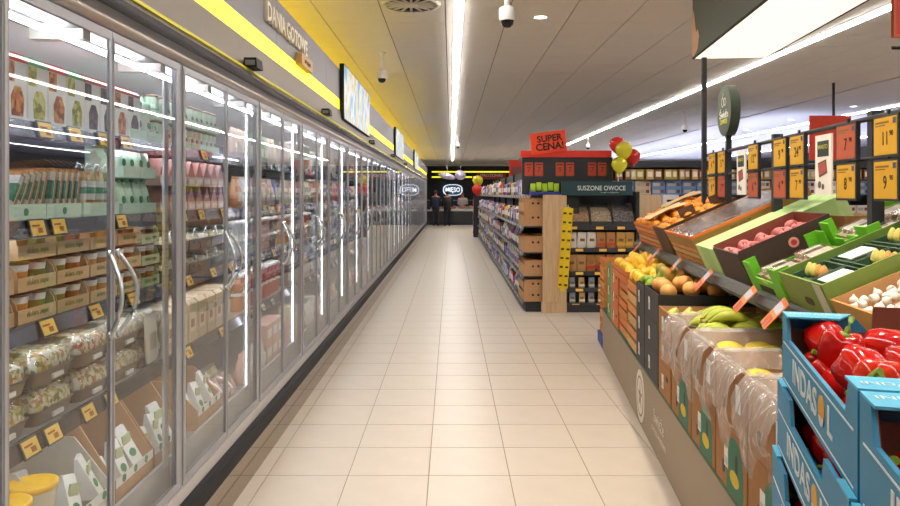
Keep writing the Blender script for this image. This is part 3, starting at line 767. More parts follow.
def book_box(M, lab, grp, col, key):
    r = root('food_carton', lab, 'carton', M, grp)
    ob('box', cached(('bkb', key), lambda: MB().box((-0.16, -0.06, 0), (0, 0.06, 0.18), 0).mesh('box', [P(col, 0.6)])), r)
    ob('flap', cached(('bkf', key), lambda: MB().prism([(-0.16, 0.18), (0, 0.18), (-0.02, 0.2), (-0.14, 0.2)], -0.058, 0.058).mesh('flap', [P(col, 0.6)])), r)
    ob('print', cached(('bkp', key), lambda: MB().box((0, -0.04, 0.05), (0.001, 0.04, 0.14), 0).box((0.001, -0.03, 0.07), (0.0016, 0.015, 0.11), 1).mesh('print', [P('e9ddc8', 0.5), P('b66a62', 0.5)])), r)
for q in range(7):
    book_box(T(-1.245, 3.27 + 0.135 * q, SH[3]), 'cream food carton with red print on the fourth shelf of the second fridge', 'cream cartons on the fourth shelf of the second fridge', 'd6c3a4', 'cream')
def film_bag(M, lab, grp, mat, key):
    r = root('film_pack', lab, 'pack', M, grp)
    ob('filling', cached(('fb', key), lambda: pillow_pouch(0.2, 0.13, 0.14).mesh('filling', [mat])), r)
    ob('film', cached(('fbf',), lambda: pillow_pouch(0.215, 0.15, 0.155).mesh('film', [clear_plastic])), r)
for q in range(4):
    film_bag(T(-1.24 - 0.1 * (q % 2), 3.98 + 0.1 * q, ZB), 'film-wrapped pack lying on the bottom deck of the second fridge', 'film packs in the bottom deck of the second fridge', (VORO('ham_mix', ['c98a7a', 'b86a58', 'ddb8a4', 'e8d8c8'], 40), greens)[q % 2], q % 2)

# the other fridges: mixed packs, coarser with distance
PAL = [('f2f0ec', 'white'), ('cf5a48', 'red'), ('df9a68', 'orange'), ('7fae86', 'green'), ('d8aa98', 'pink'), ('d2c0a0', 'beige'), ('6a78a8', 'blue'), ('efe6c0', 'cream'), ('7a5f54', 'brown'), ('d7d9dc', 'silver'), ('efe9e6', 'ivory'), ('e4c8bc', 'blush')]
def kind_mesh(kind, col, w, h):
    c = P(col, 0.45); key = (kind, col, w, h)
    def fn():
        if kind == 'pouch':
            m = pillow_pouch(w, h, 0.07, 10); m.box((-0.03, -w * 0.3, h * 0.2), (0.0015, w * 0.3, h * 0.5), 1)
        elif kind == 'tub':
            m = MB().lathe([(w * 0.38, 0), (w * 0.46, h * 0.85)], 12, 0, None, (-w / 2, 0, 0)).lathe([(w * 0.49, h * 0.85), (w * 0.49, h * 0.95), (w * 0.42, h)], 12, 1, None, (-w / 2, 0, 0))
        elif kind == 'bottle':
            m = MB().lathe([(w * 0.40, 0), (w * 0.42, h * 0.1), (w * 0.42, h * 0.62), (w * 0.18, h * 0.82), (w * 0.17, h * 0.9)], 12, 0, None, (-w / 2, 0, 0)).lathe([(w * 0.2, h * 0.9), (w * 0.2, h)], 10, 1, None, (-w / 2, 0, 0))
        else:
            m = MB().box((-0.12, -w / 2, 0), (0, w / 2, h), 0).box((0, -w * 0.36, h * 0.3), (0.001, w * 0.36, h * 0.75), 1)
        return m.mesh(kind, [c, P('f4f1ea', 0.45) if col != 'f2f0ec' else P('6aa06a', 0.45)])
    return cached(key, fn)
SHN = ['top', 'second', 'third', 'fourth', 'bottom']
for k in [0] + list(range(3, N_MOD - 1)):
    fname = f'{ORD[k - 1]} fridge' if k else 'fridge beside the camera'
    rnd = random.Random(100 + k)
    for lv in range(5):
        z = SH[lv] if lv < 4 else DECK
        x = (SHX[lv] if lv < 4 else -1.22) - 0.02
        y = Y0 + PITCH * k + 0.06
        end = Y0 + PITCH * (k + 1) - 0.05
        kind = rnd.choice(['pouch', 'tub', 'bottle', 'carton', 'carton', 'pouch'])
        while True:
            if rnd.random() < 0.45: kind = rnd.choice(['pouch', 'tub', 'bottle', 'carton', 'pouch'])
            col, cn = rnd.choice(PAL)
            w = {'pouch': 0.13, 'tub': 0.11, 'bottle': 0.085, 'carton': 0.15}[kind]
            h = {'pouch': 0.19, 'tub': 0.11, 'bottle': 0.21, 'carton': 0.13}[kind]
            if lv == 0: h = min(h, 0.19)
            if k > 8: w = {'pouch': 0.3, 'tub': 0.24, 'bottle': 0.16, 'carton': 0.32}[kind]
            n = rnd.choice([1, 2, 3]) if k <= 8 else 1
            stop = False
            for _ in range(n):
                if y + w > end: stop = True; break
                for q in range(2 if kind in ('tub', 'carton') and k <= 6 else 1):
                    thing({'pouch': 'food_pouch', 'tub': 'food_tub', 'bottle': 'bottle', 'carton': 'food_carton'}[kind], kind_mesh(kind, col, w, h),
                          f'{cn} {kind} on the {SHN[lv]} shelf of the {fname}', {'pouch': 'pouch', 'tub': 'tub', 'bottle': 'bottle', 'carton': 'carton'}[kind],
                          T(x, y + w / 2, z + q * h), f'{cn} {kind}s on the {SHN[lv]} shelf of the {fname}')
                y += w + 0.008
            if stop: break
# ------------------------------------------------------------------ gondola on the right of the aisle and its endcap
GY = 9.78
gd = P('2b2d33', 0.5, 0.1, 0.03)
r = root('gondola_shelving', 'long dark shelving run along the right of the aisle', 'shelf', T(0, 0, 0))
ob('spine', (MB().box((1.50, GY + 0.05, 0.0), (1.72, 26.3, 2.02)), [gd]), r)
ob('plinth', (MB().box((1.0, GY, 0.0), (1.5, 26.3, 0.12)), [gd]), r)
GZ = [0.13, 0.47, 0.79, 1.14, 1.55]
for i, z in enumerate(GZ):
    x0 = 0.95 if i < 4 else 1.05
    s = ob('shelf', (MB().box((x0 + 0.02, GY, z - 0.02), (1.5, 26.3, z)), [gd]), r)
    ob('price_rail', (MB().prism([(x0 + 0.02, z), (x0, z - 0.045), (x0 + 0.012, z - 0.05), (x0 + 0.032, z - 0.02)], GY, 26.3), [P('6a6c74', 0.35, 0.4, 0.02)]), s)
    for q in range(16):
        ob('price_tag', cached('gtag', lambda: MB().box((-0.004, -0.04, -0.024), (0, 0.04, 0.024)).mesh('price_tag', [white_card])), r, T(x0 + 0.006, GY + 0.25 + 0.42 * q, z - 0.024) @ RY(-24))
for yy in (12.3, 14.8, 17.3, 19.8, 22.3, 24.8):
    ob('upright', (MB().box((1.46, yy - 0.02, 0.12), (1.499, yy + 0.02, 2.02)), [gd]), r)
# kraft tray boxes at the near end
def handle_box(M, lab, W, L, H, grp, mat=kraft, cat='carton'):
    """closed-bottom carton, near face (y=0) carries two handle holes"""
    o = thing('kraft_box', cached(('hb', W, L, H, mat.name), lambda: MB().box((0, 0, 0), (W, L, 0.006)).box((0, 0, 0.006), (0.006, L, H * 0.72)).box((W - 0.006, 0, 0.006), (W, L, H)).box((0.006, 0, 0.006), (W - 0.006, 0.006, H)).box((0.006, L - 0.006, 0.006), (W - 0.006, L, H)).mesh('kraft_box', [mat])), lab, cat, M, grp)
    for fx in (0.30, 0.48):
        ob('handle_hole', cached(('hh', H), lambda: MB().lathe([(0.016, 0), (0.016, 0.0012)], 12, 0, RX(90)).mesh('handle_hole', [ink])), o, T(W * fx, -0.0002, H * 0.62))
    return o
bx = [(0, 0), (0, 1), (1, 0), (2, 0), (3, 0), (3, 1)]
for lv in range(4):
    z = GZ[lv]
    for q in range(2 if lv in (0, 3) else 1):
        H = 0.15 if lv in (0,) else (0.19 if lv == 3 else 0.22)
        for j in range(2):
            handle_box(T(0.975, GY + 0.02 + 0.4 * j, z + H * q), f'brown kraft box, {["front", "rear"][j]} on the {["bottom", "second", "third", "top"][lv]} shelf at the gondola end, layer {["one", "two"][q]}', 0.40, 0.385, H - 0.004, 'kraft boxes at the gondola end')
            for n_ in range(3):
                pass
# goods along the gondola
GP = [('8d7fb8', 'lilac'), ('a99cc8', 'mauve'), ('d6d2de', 'white'), ('4b4f9a', 'blue'), ('c8a06a', 'tan'), ('e6e0d2', 'cream'), ('c9403a', 'red'), ('6a4a8a', 'purple'), ('d8d8e0', 'silver'), ('7a5a3c', 'brown'), ('e2c23c', 'yellow')]
def gpack(kind, col):
    def fn():
        c = P(col, 0.4); w2 = P('efece6', 0.4) if col not in ('d6d2de', 'e6e0d2') else P('7a6fb0', 0.4)
        if kind == 'bag':
            m = pillow_pouch(0.2, 0.25, 0.12, 10); m.box((-0.06, -0.06, 0.05), (0.002, 0.06, 0.14), 1)
        elif kind == 'box':
            m = MB().box((-0.16, -0.1, 0), (0, 0.1, 0.2), 0).box((0, -0.07, 0.05), (0.001, 0.07, 0.15), 1)
        elif kind == 'roll':
            m = MB().lathe([(0.08, 0), (0.085, 0.01), (0.085, 0.2), (0.03, 0.23)], 12, 0, None, (-0.09, 0, 0)).lathe([(0.0862, 0.06), (0.0862, 0.14)], 12, 1, None, (-0.09, 0, 0))
        else:
            m = MB().lathe([(0.05, 0), (0.055, 0.02), (0.055, 0.16), (0.02, 0.2), (0.02, 0.23)], 12, 0, None, (-0.06, 0, 0)).lathe([(0.0562, 0.05), (0.0562, 0.12)], 12, 1, None, (-0.06, 0, 0))
        return m.mesh('pack', [c, w2])
    return cached(('gp', kind, col), fn)
FACE_AISLE = RZ(180)
gr = random.Random(5); n_g = 0; gstuff = []
for lv in range(5):
    y = GY + (0.95 if lv < 4 else 0.15)
    while y < 25.9:
        kind = gr.choice(['bag', 'box', 'roll', 'bag', 'bottle']); col, cn = gr.choice(GP)
        for _ in range(gr.choice([1, 2, 3])):
            w = {'bag': 0.2, 'box': 0.205, 'roll': 0.175, 'bottle': 0.12}[kind]
            sc = 1.0 if y < 16.5 else 1.25
            for dx in (0,):
                for q in range(1):
                    hh = {'bag': 0.22, 'box': 0.2, 'roll': 0.2, 'bottle': 0.2}[kind]
                    M = T((0.975 if lv < 4 else 1.07) + gr.uniform(0, 0.03), y + w * sc / 2, GZ[lv] + q * hh * sc) @ FACE_AISLE @ Matrix.Diagonal((sc, sc, sc if lv != 3 else 1, 1))
                    if n_g < 296 and y < 24:
                        thing({'bag': 'packed_bag', 'box': 'packed_box', 'roll': 'packed_roll', 'bottle': 'bottle'}[kind], gpack(kind, col), f'{cn} {kind} on the {["bottom", "second", "third", "fourth", "top"][lv]} shelf of the gondola beside the aisle',
                              {'bag': 'bag', 'box': 'box', 'roll': 'pack', 'bottle': 'bottle'}[kind], M, f'{cn} {kind}s on the {["bottom", "second", "third", "fourth", "top"][lv]} gondola shelf'); n_g += 1
                    else: gstuff.append((kind, col, M))
            y += w * sc + 0.01
            if y > 25.9: break
sm = MB(); smats = []
for kind, col, M in gstuff:
    me = gpack(kind, col)
    for mt in me.materials:
        if mt not in smats: smats.append(mt)
    vs_ = [tuple(v.co) for v in me.vertices]
    o = len(sm.v); sm.v += [tuple(M @ Vector(p)) for p in vs_]
    for pl in me.polygons:
        sm.f.append(tuple(i + o for i in pl.vertices)); sm.m.append(smats.index(me.materials[pl.material_index])); sm.sm.append(pl.use_smooth)
if gstuff:
    tag(thing('distant_goods', sm.mesh('distant_goods', smats), 'tightly packed goods at the far end of the long gondola', 'goods'), kind='stuff')

# endcap
oak = WOOD('oak', 'c7a47c', 'ddc09a', (6, 6, 0.6), 0.5, 6)
er = root('endcap_unit', 'dark endcap with oak side panel and dried fruit shelves', 'shelf', T(0, 0, 0))
ob('oak_panel', (MB().box((1.22, 9.70, 0.14), (1.53, 9.77, 1.56)), [oak]), er)
ob('oak_base', (MB().box((1.20, 9.68, 0.0), (1.53, 9.77, 0.138)), [oak]), er)
ob('back_panel', (MB().box((1.54, 10.12, 0.0), (2.5, 10.16, 1.6)), [gd]), er)
ob('side_panel', (MB().box((2.46, 9.72, 0), (2.50, 10.12, 1.6)), [gd]), er)
ob('top_panel', (MB().box((0.95, 9.80, 1.565), (2.16, 9.84, 2.06)), [gd]), er)
ob('top_roof', (MB().box((0.95, 9.84, 2.02), (2.16, 10.3, 2.06)), [gd]), er)
ob('plinth', (MB().box((1.54, 9.72, 0.0), (2.46, 10.12, 0.10)), [gd]), er)
ob('red_crown', (MB().box((0.93, 9.77, 2.061), (2.14, 9.86, 2.15)), [P('e0392c', 0.45, 0, 0.03)]), er)
EZ = [0.12, 0.32, 0.54, 0.85, 1.144]
for z in EZ:
    s = ob('shelf', cached('eshelf', lambda: MB().box((1.545, 9.74, -0.02), (2.455, 10.11, 0)).mesh('shelf', [gd])), er, T(0, 0, z))
    ob('price_rail', cached('erail', lambda: MB().box((1.545, 9.725, -0.05), (2.455, 9.739, 0.004)).mesh('price_rail', [P('3a3c42', 0.4)])), s)
    for x in (1.66, 1.98, 2.30):
        ob('price_tag', cached('etag', lambda: MB().box((-0.05, -0.003, -0.018), (0.05, 0, 0.018)).mesh('price_tag', [yellow_tag])), er, T(x + random.uniform(-0.05, 0.05), 9.7245, z - 0.024))
hd = root('header_sign', 'dark teal header sign reading SUSZONE OWOCE above the bins', 'sign', T(1.93, 9.71, 1.645))
ob('board', (MB().box((-0.465, -0.02, -0.092), (0.465, 0.02, 0.092)), [P('21464d', 0.4, 0, 0.02)]), hd)
ob('lettering', text_mesh('SUSZONE OWOCE', 0.088, P('e9efee', 0.5, 0, 0), 0.001, bold=0.0008, sx=0.85), hd, T(0.06, -0.0215, 0.0) @ FACE_CAM)
ob('lettering', text_mesh('na wagę i w opakowaniach', 0.022, P('cfd8d6', 0.5, 0, 0), 0.001), hd, T(0.17, -0.0215, -0.055) @ FACE_CAM)
# orange price posters on the dark top
for i, x in enumerate((1.04, 1.175, 1.455, 1.59, 1.885, 2.02)):
    p_ = root('price_poster', f'{["first", "second", "third", "fourth", "fifth", "sixth"][i]} orange price poster from the left on the dark endcap top', 'poster', T(x, 9.80, 1.90), 'orange price posters on the endcap')
    ob('sheet', cached('posh', lambda: MB().box((-0.055, -0.006, -0.09), (0.055, -0.0005, 0.09)).mesh('sheet', [P('b5472a', 0.5, 0, 0.04)])), p_)
    ob('lettering', text_mesh(str([7, 7, 9, 7, 7, 7][i]), 0.1, P('5c1c10', 0.5, 0, 0), 0.0006), p_, T(0, -0.007, -0.01) @ FACE_CAM)
    ob('line', cached('poline', lambda: MB().box((-0.04, -0.0072, 0.055), (0.04, -0.0062, 0.07)).mesh('line', [P('5c1c10', 0.5, 0, 0)])), p_)
# SUPER CENA board
sc_ = root('super_price_sign', 'tilted red-orange board reading SUPER CENA! on the endcap', 'sign', T(1.30, 9.76, 2.255) @ RY(-4))
def sc_board():
    return MB().prism([(-0.235, -0.15), (0.235, -0.12), (0.225, 0.155), (-0.245, 0.13)], -0.02, 0.0).mesh('board', [P('ee4a24', 0.45, 0, 0.05, 6)])
ob('board', sc_board(), sc_)
ob('lettering', text_mesh('SUPER', 0.12, P('2a1512', 0.5, 0, 0), 0.001, bold=0.004), sc_, T(0.01, -0.0215, 0.052) @ RY(-3) @ FACE_CAM)
ob('lettering', text_mesh('CENA!', 0.13, P('2a1512', 0.5, 0, 0), 0.001, bold=0.004), sc_, T(0.01, -0.0215, -0.055) @ RY(-3) @ FACE_CAM)
# lime packs in a blue tray
tb = thing('display_tray', MB().box((1.05, 9.70, 1.563), (1.45, 9.80, 1.60)).box((1.05, 9.70, 1.60), (1.055, 9.80, 1.64)).mesh('display_tray', [P('2b3f9a', 0.4)]), 'blue tray of lime green packs on the oak panel', 'tray')
for i in range(5):
    thing('lime_pack', cached('limep', lambda: pillow_pouch(0.07, 0.11, 0.04).mesh('pack', [P('a8cf2c', 0.4)])), f'{["first", "second", "third", "fourth", "fifth"][i]} lime green pack from the left in the blue tray', 'pack', T(1.09 + 0.078 * i, 9.73, 1.60 + 0.015 * (i % 2)) @ RZ(-90), 'lime green packs in the blue tray')
# dried fruit bins with clear lids
def bin_meshes():
    body = MB().box((0, 0, 0), (0.285, 0.3, 0.06)).prism([(0.0, 0.06), (0.30, 0.06), (0.30, 0.30), (0.10, 0.30)], 0, 0.006, 0, None, 'x').prism([(0.0, 0.06), (0.30, 0.06), (0.30, 0.30), (0.10, 0.30)], 0.279, 0.285, 0, None, 'x').box((0, 0.295, 0.06), (0.285, 0.3, 0.3)).mesh('body', [P('45464a', 0.3, 0, 0.02)])
    lid = MB().prism([(0.004, 0.065), (0.10, 0.302), (0.30, 0.302), (0.30, 0.306), (0.096, 0.306), (0.0, 0.065)], 0.0, 0.285, 0, None, 'x').mesh('lid', [clear_plastic])
    return body, lid
bb, bl = bin_meshes()
for i in range(3):
    q = root('bulk_bin', f'{["left", "middle", "right"][i]} clear-lidded bulk bin under the dried fruit header', 'bin', T(1.565 + 0.297 * i, 9.76, 1.146), 'bulk bins under the header')
    ob('body', bb, q); ob('lid', bl, q)
    fm = VORO(f'dried{i}', [['d0a474', 'b98d5e', 'e0bd90'], ['e2c79c', 'c9a87a', 'efe4cc'], ['8a8682', 'b0aca8', '5f5a58']][i], 60)
    ob('filling', (MB().prism([(0.012, 0.061), (0.29, 0.061), (0.29, 0.24), (0.09, 0.19), (0.03, 0.1)], 0.008, 0.277, 0, None, 'x'), [fm]), q)
# pouches on the endcap shelves
def kraft_pouch(M, lab, grp, body, band, key, s=1.0):
    r = root('dried_fruit_pouch', lab, 'pouch', M, grp)
    ob('bag', cached(('kp', key, s), lambda: pillow_pouch(0.118 * s, 0.20 * s, 0.06).mesh('bag', [P(body, 0.6)])), r)
    if band: ob('band', cached(('kpb', key, s), lambda: MB().box((-0.02, -0.054 * s, 0.03 * s), (0.0015, 0.054 * s, 0.07 * s)).mesh('band', [P(band, 0.5)])), r)
    ob('window', cached(('kpw', key, s), lambda: MB().box((-0.02, -0.03 * s, 0.085 * s), (-0.0015, 0.03 * s, 0.12 * s)).mesh('window', [P('8a6238', 0.4)])), r)
nth = ['first', 'second', 'third', 'fourth', 'fifth', 'sixth', 'seventh']
rows = [(3, 0.85, [('e9e4dc', None)] * 3 + [('b9804a', 'c9503a')] * 2 + [('c79a4a', 'e2b23c')] * 2, 1.05, 'upper'), (2, 0.54, [('b58a58', None)] * 2 + [('a8743c', 'c23a2c')] * 3 + [('b58a58', 'a8743c')] * 2, 1.1, 'middle')]
for _, z, cols, s, nm in rows:
    for i, (bc, bd) in enumerate(cols):
        kraft_pouch(T(1.615 + 0.128 * i + random.uniform(-0.006, 0.006), 9.75, z + 0.001) @ RZ(-90 + random.uniform(-9, 9)) @ RX(random.uniform(-3, 3)), f'{nth[i]} dried fruit pouch from the left on the {nm} endcap shelf', f'pouches on the {nm} endcap shelf', bc, bd, bc + str(bd), s)
for lv, z, nm in ((1, 0.32, 'fourth'), (0, 0.12, 'lowest')):
    for i in range(7):
        kraft_pouch(T(1.615 + 0.128 * i, 9.75, z + 0.001) @ RZ(-90 + random.uniform(-10, 10)), f'{nth[i]} small pouch from the left on the {nm} endcap shelf', f'pouches on the {nm} endcap shelf', ['8f9aa8', 'c9a86a'][i % 2], ['d8d2c4', 'f0e6d0'][i % 2], 'sm' + str(i % 2), 0.68)
# yellow clip strip with packs
cs = root('clip_strip', 'yellow hanging strip leaning on the oak panel', 'strip', T(1.545, 9.67, 1.38) @ RY(4))
ob('strip', (MB().box((-0.03, 0.0, -1.10), (0.03, 0.003, 0.02)), [P('e8c818', 0.45)]), cs)
ob('hook', (MB().tube([(0, 0.002, 0.02), (0, 0.002, 0.05), (0, 0.03, 0.05)], 0.005, 6), [chrome]), cs)
for i in range(9):
    for j in range(2):
        M = T(1.545, 9.67, 1.38) @ RY(4) @ T(-0.036 + 0.072 * j, -0.004, -0.06 - 0.118 * i - 0.05) @ RZ(-90)
        o = thing('yellow_sachet', cached('sachet', lambda: pillow_pouch(0.07, 0.115, 0.02, 10).mesh('sachet', [P('eecb14', 0.4)])), f'{["left", "right"][j]} yellow sachet in row {["one", "two", "three", "four", "five", "six", "seven", "eight", "nine"][i]} of the hanging strip', 'sachet', M, 'yellow sachets on the hanging strip')
        ob('print', cached('sachp', lambda: MB().box((-0.01, -0.02, 0.03), (0.0012, 0.02, 0.055), 0).mesh('print', [P('4a3a10', 0.5)])), o)
# balloons
def balloon(name, x, y, z, rad, col, cn, lab, grp=None):
    r = root(name, lab, 'balloon', T(x, y, z), grp)
    prof = [(0.004, -1.25), (0.1, -1.18), (0.38, -0.95), (0.72, -0.6), (0.95, -0.15), (1.0, 0.15), (0.9, 0.52), (0.65, 0.82), (0.3, 0.98), (0.01, 1.02)]
    ob('skin', (MB().lathe([(a * rad, b_ * rad) for a, b_ in prof], 20), [P(col, 0.12, 0, 0.02, 8, 0.6)]), r)
    ob('knot', (MB().lathe([(0.05 * rad, -1.25 * rad), (0.14 * rad, -1.36 * rad), (0.05 * rad, -1.38 * rad)], 10), [P(col, 0.3)]), r)
for x, z, rad, col, lab in ((2.20, 2.22, 0.105, 'd52a2a', 'red balloon at the upper left of the endcap balloon bunch'), (2.26, 2.14, 0.112, 'd9d32a', 'yellow balloon in the middle of the endcap bunch'),
                            (2.40, 2.06, 0.105, 'd52a2a', 'red balloon at the right of the endcap bunch'), (2.20, 1.95, 0.105, 'd9d32a', 'lowest yellow balloon of the endcap bunch')):
    balloon('balloon', x, 9.70 - (0.12 if col == 'd9d32a' else 0), z, rad, col, '', lab, 'balloons on the endcap')
thing('balloon_rod', MB().tube([(2.24, 9.82, 1.6), (2.24, 9.82, 2.1), (2.27, 9.8, 2.2)], 0.006, 6).mesh('balloon_rod', [white_metal]), 'thin white rod carrying the endcap balloons', 'rod')
for x, y, z, rad, col, lab in ((1.0, 27.4, 2.06, 0.2, 'd9c82a', 'yellow balloon far down the aisle near the meat counter'), (0.98, 27.2, 1.72, 0.2, 'd83024', 'red balloon far down the aisle near the meat counter')):
    balloon('balloon', x, y, z, rad, col, '', lab, 'balloons far down the aisle')
thing('balloon_rod', MB().tube([(1.05, 27.6, 0.0), (1.05, 27.6, 1.5), (1.0, 27.5, 1.8)], 0.012, 6).mesh('balloon_rod', [white_metal]), 'thin rod carrying the balloons far down the aisle', 'rod')
# narrow bottle rack at the far gondola end
rk = root('bottle_rack', 'narrow rack of red and green packs at the far gondola end', 'rack', T(0.82, 26.6, 0))
ob('frame', (MB().box((0, 0, 0), (0.3, 0.04, 1.5)).box((0, 0.5, 0), (0.3, 0.54, 1.5)).box((0, 0.04, 0), (0.3, 0.5, 0.1)), [gd]), rk)
for i in range(5):
    thing('rack_pack', cached(('rp', i % 5), lambda: MB().box((0, 0, 0), (0.22, 0.4, 0.24), 0, None, (0.02, 0.02)).mesh('rack_pack', [P(['b93a34', '3f8f4f', '7a3f8a', 'd8c23c', 'c8485a'][i], 0.4)])), f'{["lowest red", "green", "purple", "yellow", "topmost pink"][i]} pack in the narrow rack at the far gondola end', 'pack', T(0.80, 26.67, 0.12 + 0.26 * i), 'packs in the narrow far rack')

# ------------------------------------------------------------------ meat counter at the far end
mc = root('meat_counter', 'dark meat counter with glass front at the end of the aisle', 'counter', T(0, 37.2, 0))
ob('base', (MB().box((-1.5, 0, 0.0), (2.2, 0.9, 0.70)), [P('1d1e22', 0.4, 0, 0.03)]), mc)
ob('worktop', (MB().box((-1.5, -0.02, 0.70), (2.2, 0.92, 0.76)), [P('cfcac4', 0.3, 0.3, 0.02)]), mc)
ob('glass_front', (MB().box((-1.5, 0.0, 0.76), (2.2, 0.012, 1.25)), [door_glass]), mc)
ob('glass_top', (MB().box((-1.5, 0.0, 1.25), (2.2, 0.35, 1.262)), [P('e6e6ea', 0.2, 0.3, 0)]), mc)
for i in range(7):
    thing('meat_tray', cached(('meat', i % 3), lambda: MB().box((0, 0, 0), (0.44, 0.6, 0.04), 1).rings([[(0.22 + 0.2 * math.cos(a) * f, 0.3 + 0.27 * math.sin(a) * f, zz) for a in [k * math.pi / 6 for k in range(12)]] for f, zz in ((1, 0.04), (0.85, 0.1), (0.4, 0.14))]).mesh('meat_tray', [P(['d98a80', 'e2a898', 'c26a62'][i % 3], 0.4, 0, 0.15, 15), milk])),
          f'{["first", "second", "third", "fourth", "fifth", "sixth", "seventh"][i]} tray of pink meat from the left in the counter', 'meat tray', T(-1.05 + 0.46 * i, 37.32, 0.761) @ RX(12), 'trays of meat in the counter')
ob_s = root('oval_sign', 'glowing blue oval sign reading MIĘSO above the meat counter', 'sign', T(0.1, 41.898, 1.80))
ov = lambda f, y0, y1: MB().prism([(0.56 * f * math.copysign(abs(math.cos(a)) ** 0.7, math.cos(a)), 0.32 * f * math.copysign(abs(math.sin(a)) ** 0.7, math.sin(a))) for a in [2 * math.pi * k / 32 for k in range(32)]], y0, y1)
ob('rim', (ov(1.0, -0.02, 0.1), [EM('dff0ff', 1.0)]), ob_s)
ob('face', (ov(0.88, -0.05, -0.021), [P('2a6a98', 0.4, 0, 0)]), ob_s)
ob('lettering', text_mesh('MIĘSO', 0.36, EM('f2f8ff', 1.2), 0.005, bold=0.006, sx=0.8), ob_s, T(0, -0.06, 0) @ FACE_CAM)
# red signs near the far end
rs = root('department_sign', 'long red sign with white lettering at the far end above the gondola', 'sign', T(2.4, 41.848, 2.58))
ob('board', (MB().box((-0.95, 0, -0.16), (0.75, 0.05, 0.16)), [P('b5402e', 0.5, 0, 0.02)]), rs)
ob('lettering', text_mesh('MROŻONKI', 0.24, milk, 0.004), rs, T(-0.1, -0.006, 0.05) @ FACE_CAM)
rs = root('department_sign', 'bright red framed sign standing on the far part of the gondola', 'sign', T(1.85, 20.5, 2.02))
ob('board', (MB().box((-0.22, 0, 0.0), (0.3, 0.05, 0.5)), [P('dd3326', 0.5, 0, 0.02)]), rs)
ob('panel', (MB().box((-0.17, -0.004, 0.04), (0.26, 0, 0.32)), [P('8a4a40', 0.5)]), rs)
# pale foil shapes hanging from the ceiling
def blob(rx, ry, rz_, n=14):
    return [[(rx * math.cos(b_) * math.cos(2 * math.pi * k / n), ry * math.cos(b_) * math.sin(2 * math.pi * k / n), rz_ * math.sin(b_)) for k in range(n)] for b_ in [-1.5, -1.1, -0.6, 0, 0.6, 1.1, 1.5]]
for x, z, a, bq, c_, rot, lab in ((-0.18, 2.37, 0.42, 0.25, 0.14, 12, 'long pale lilac foil balloon hanging over the meat counter'), (0.42, 2.42, 0.26, 0.2, 0.22, 0, 'round pale lilac foil balloon hanging over the meat counter')):
    r = root('foil_balloon', lab, 'balloon', T(x, 33.0, z))
    ob('body', (MB().rings(blob(a, bq, c_), 0, True, True, RY(rot)), [P('cfc6e6', 0.2, 0.35, 0.05, 6)]), r)
    ob('string', (MB().tube([(0, 0, c_ * 0.9), (0, 0, CEIL - z - 0.002)], 0.006, 5), [white_metal]), r)

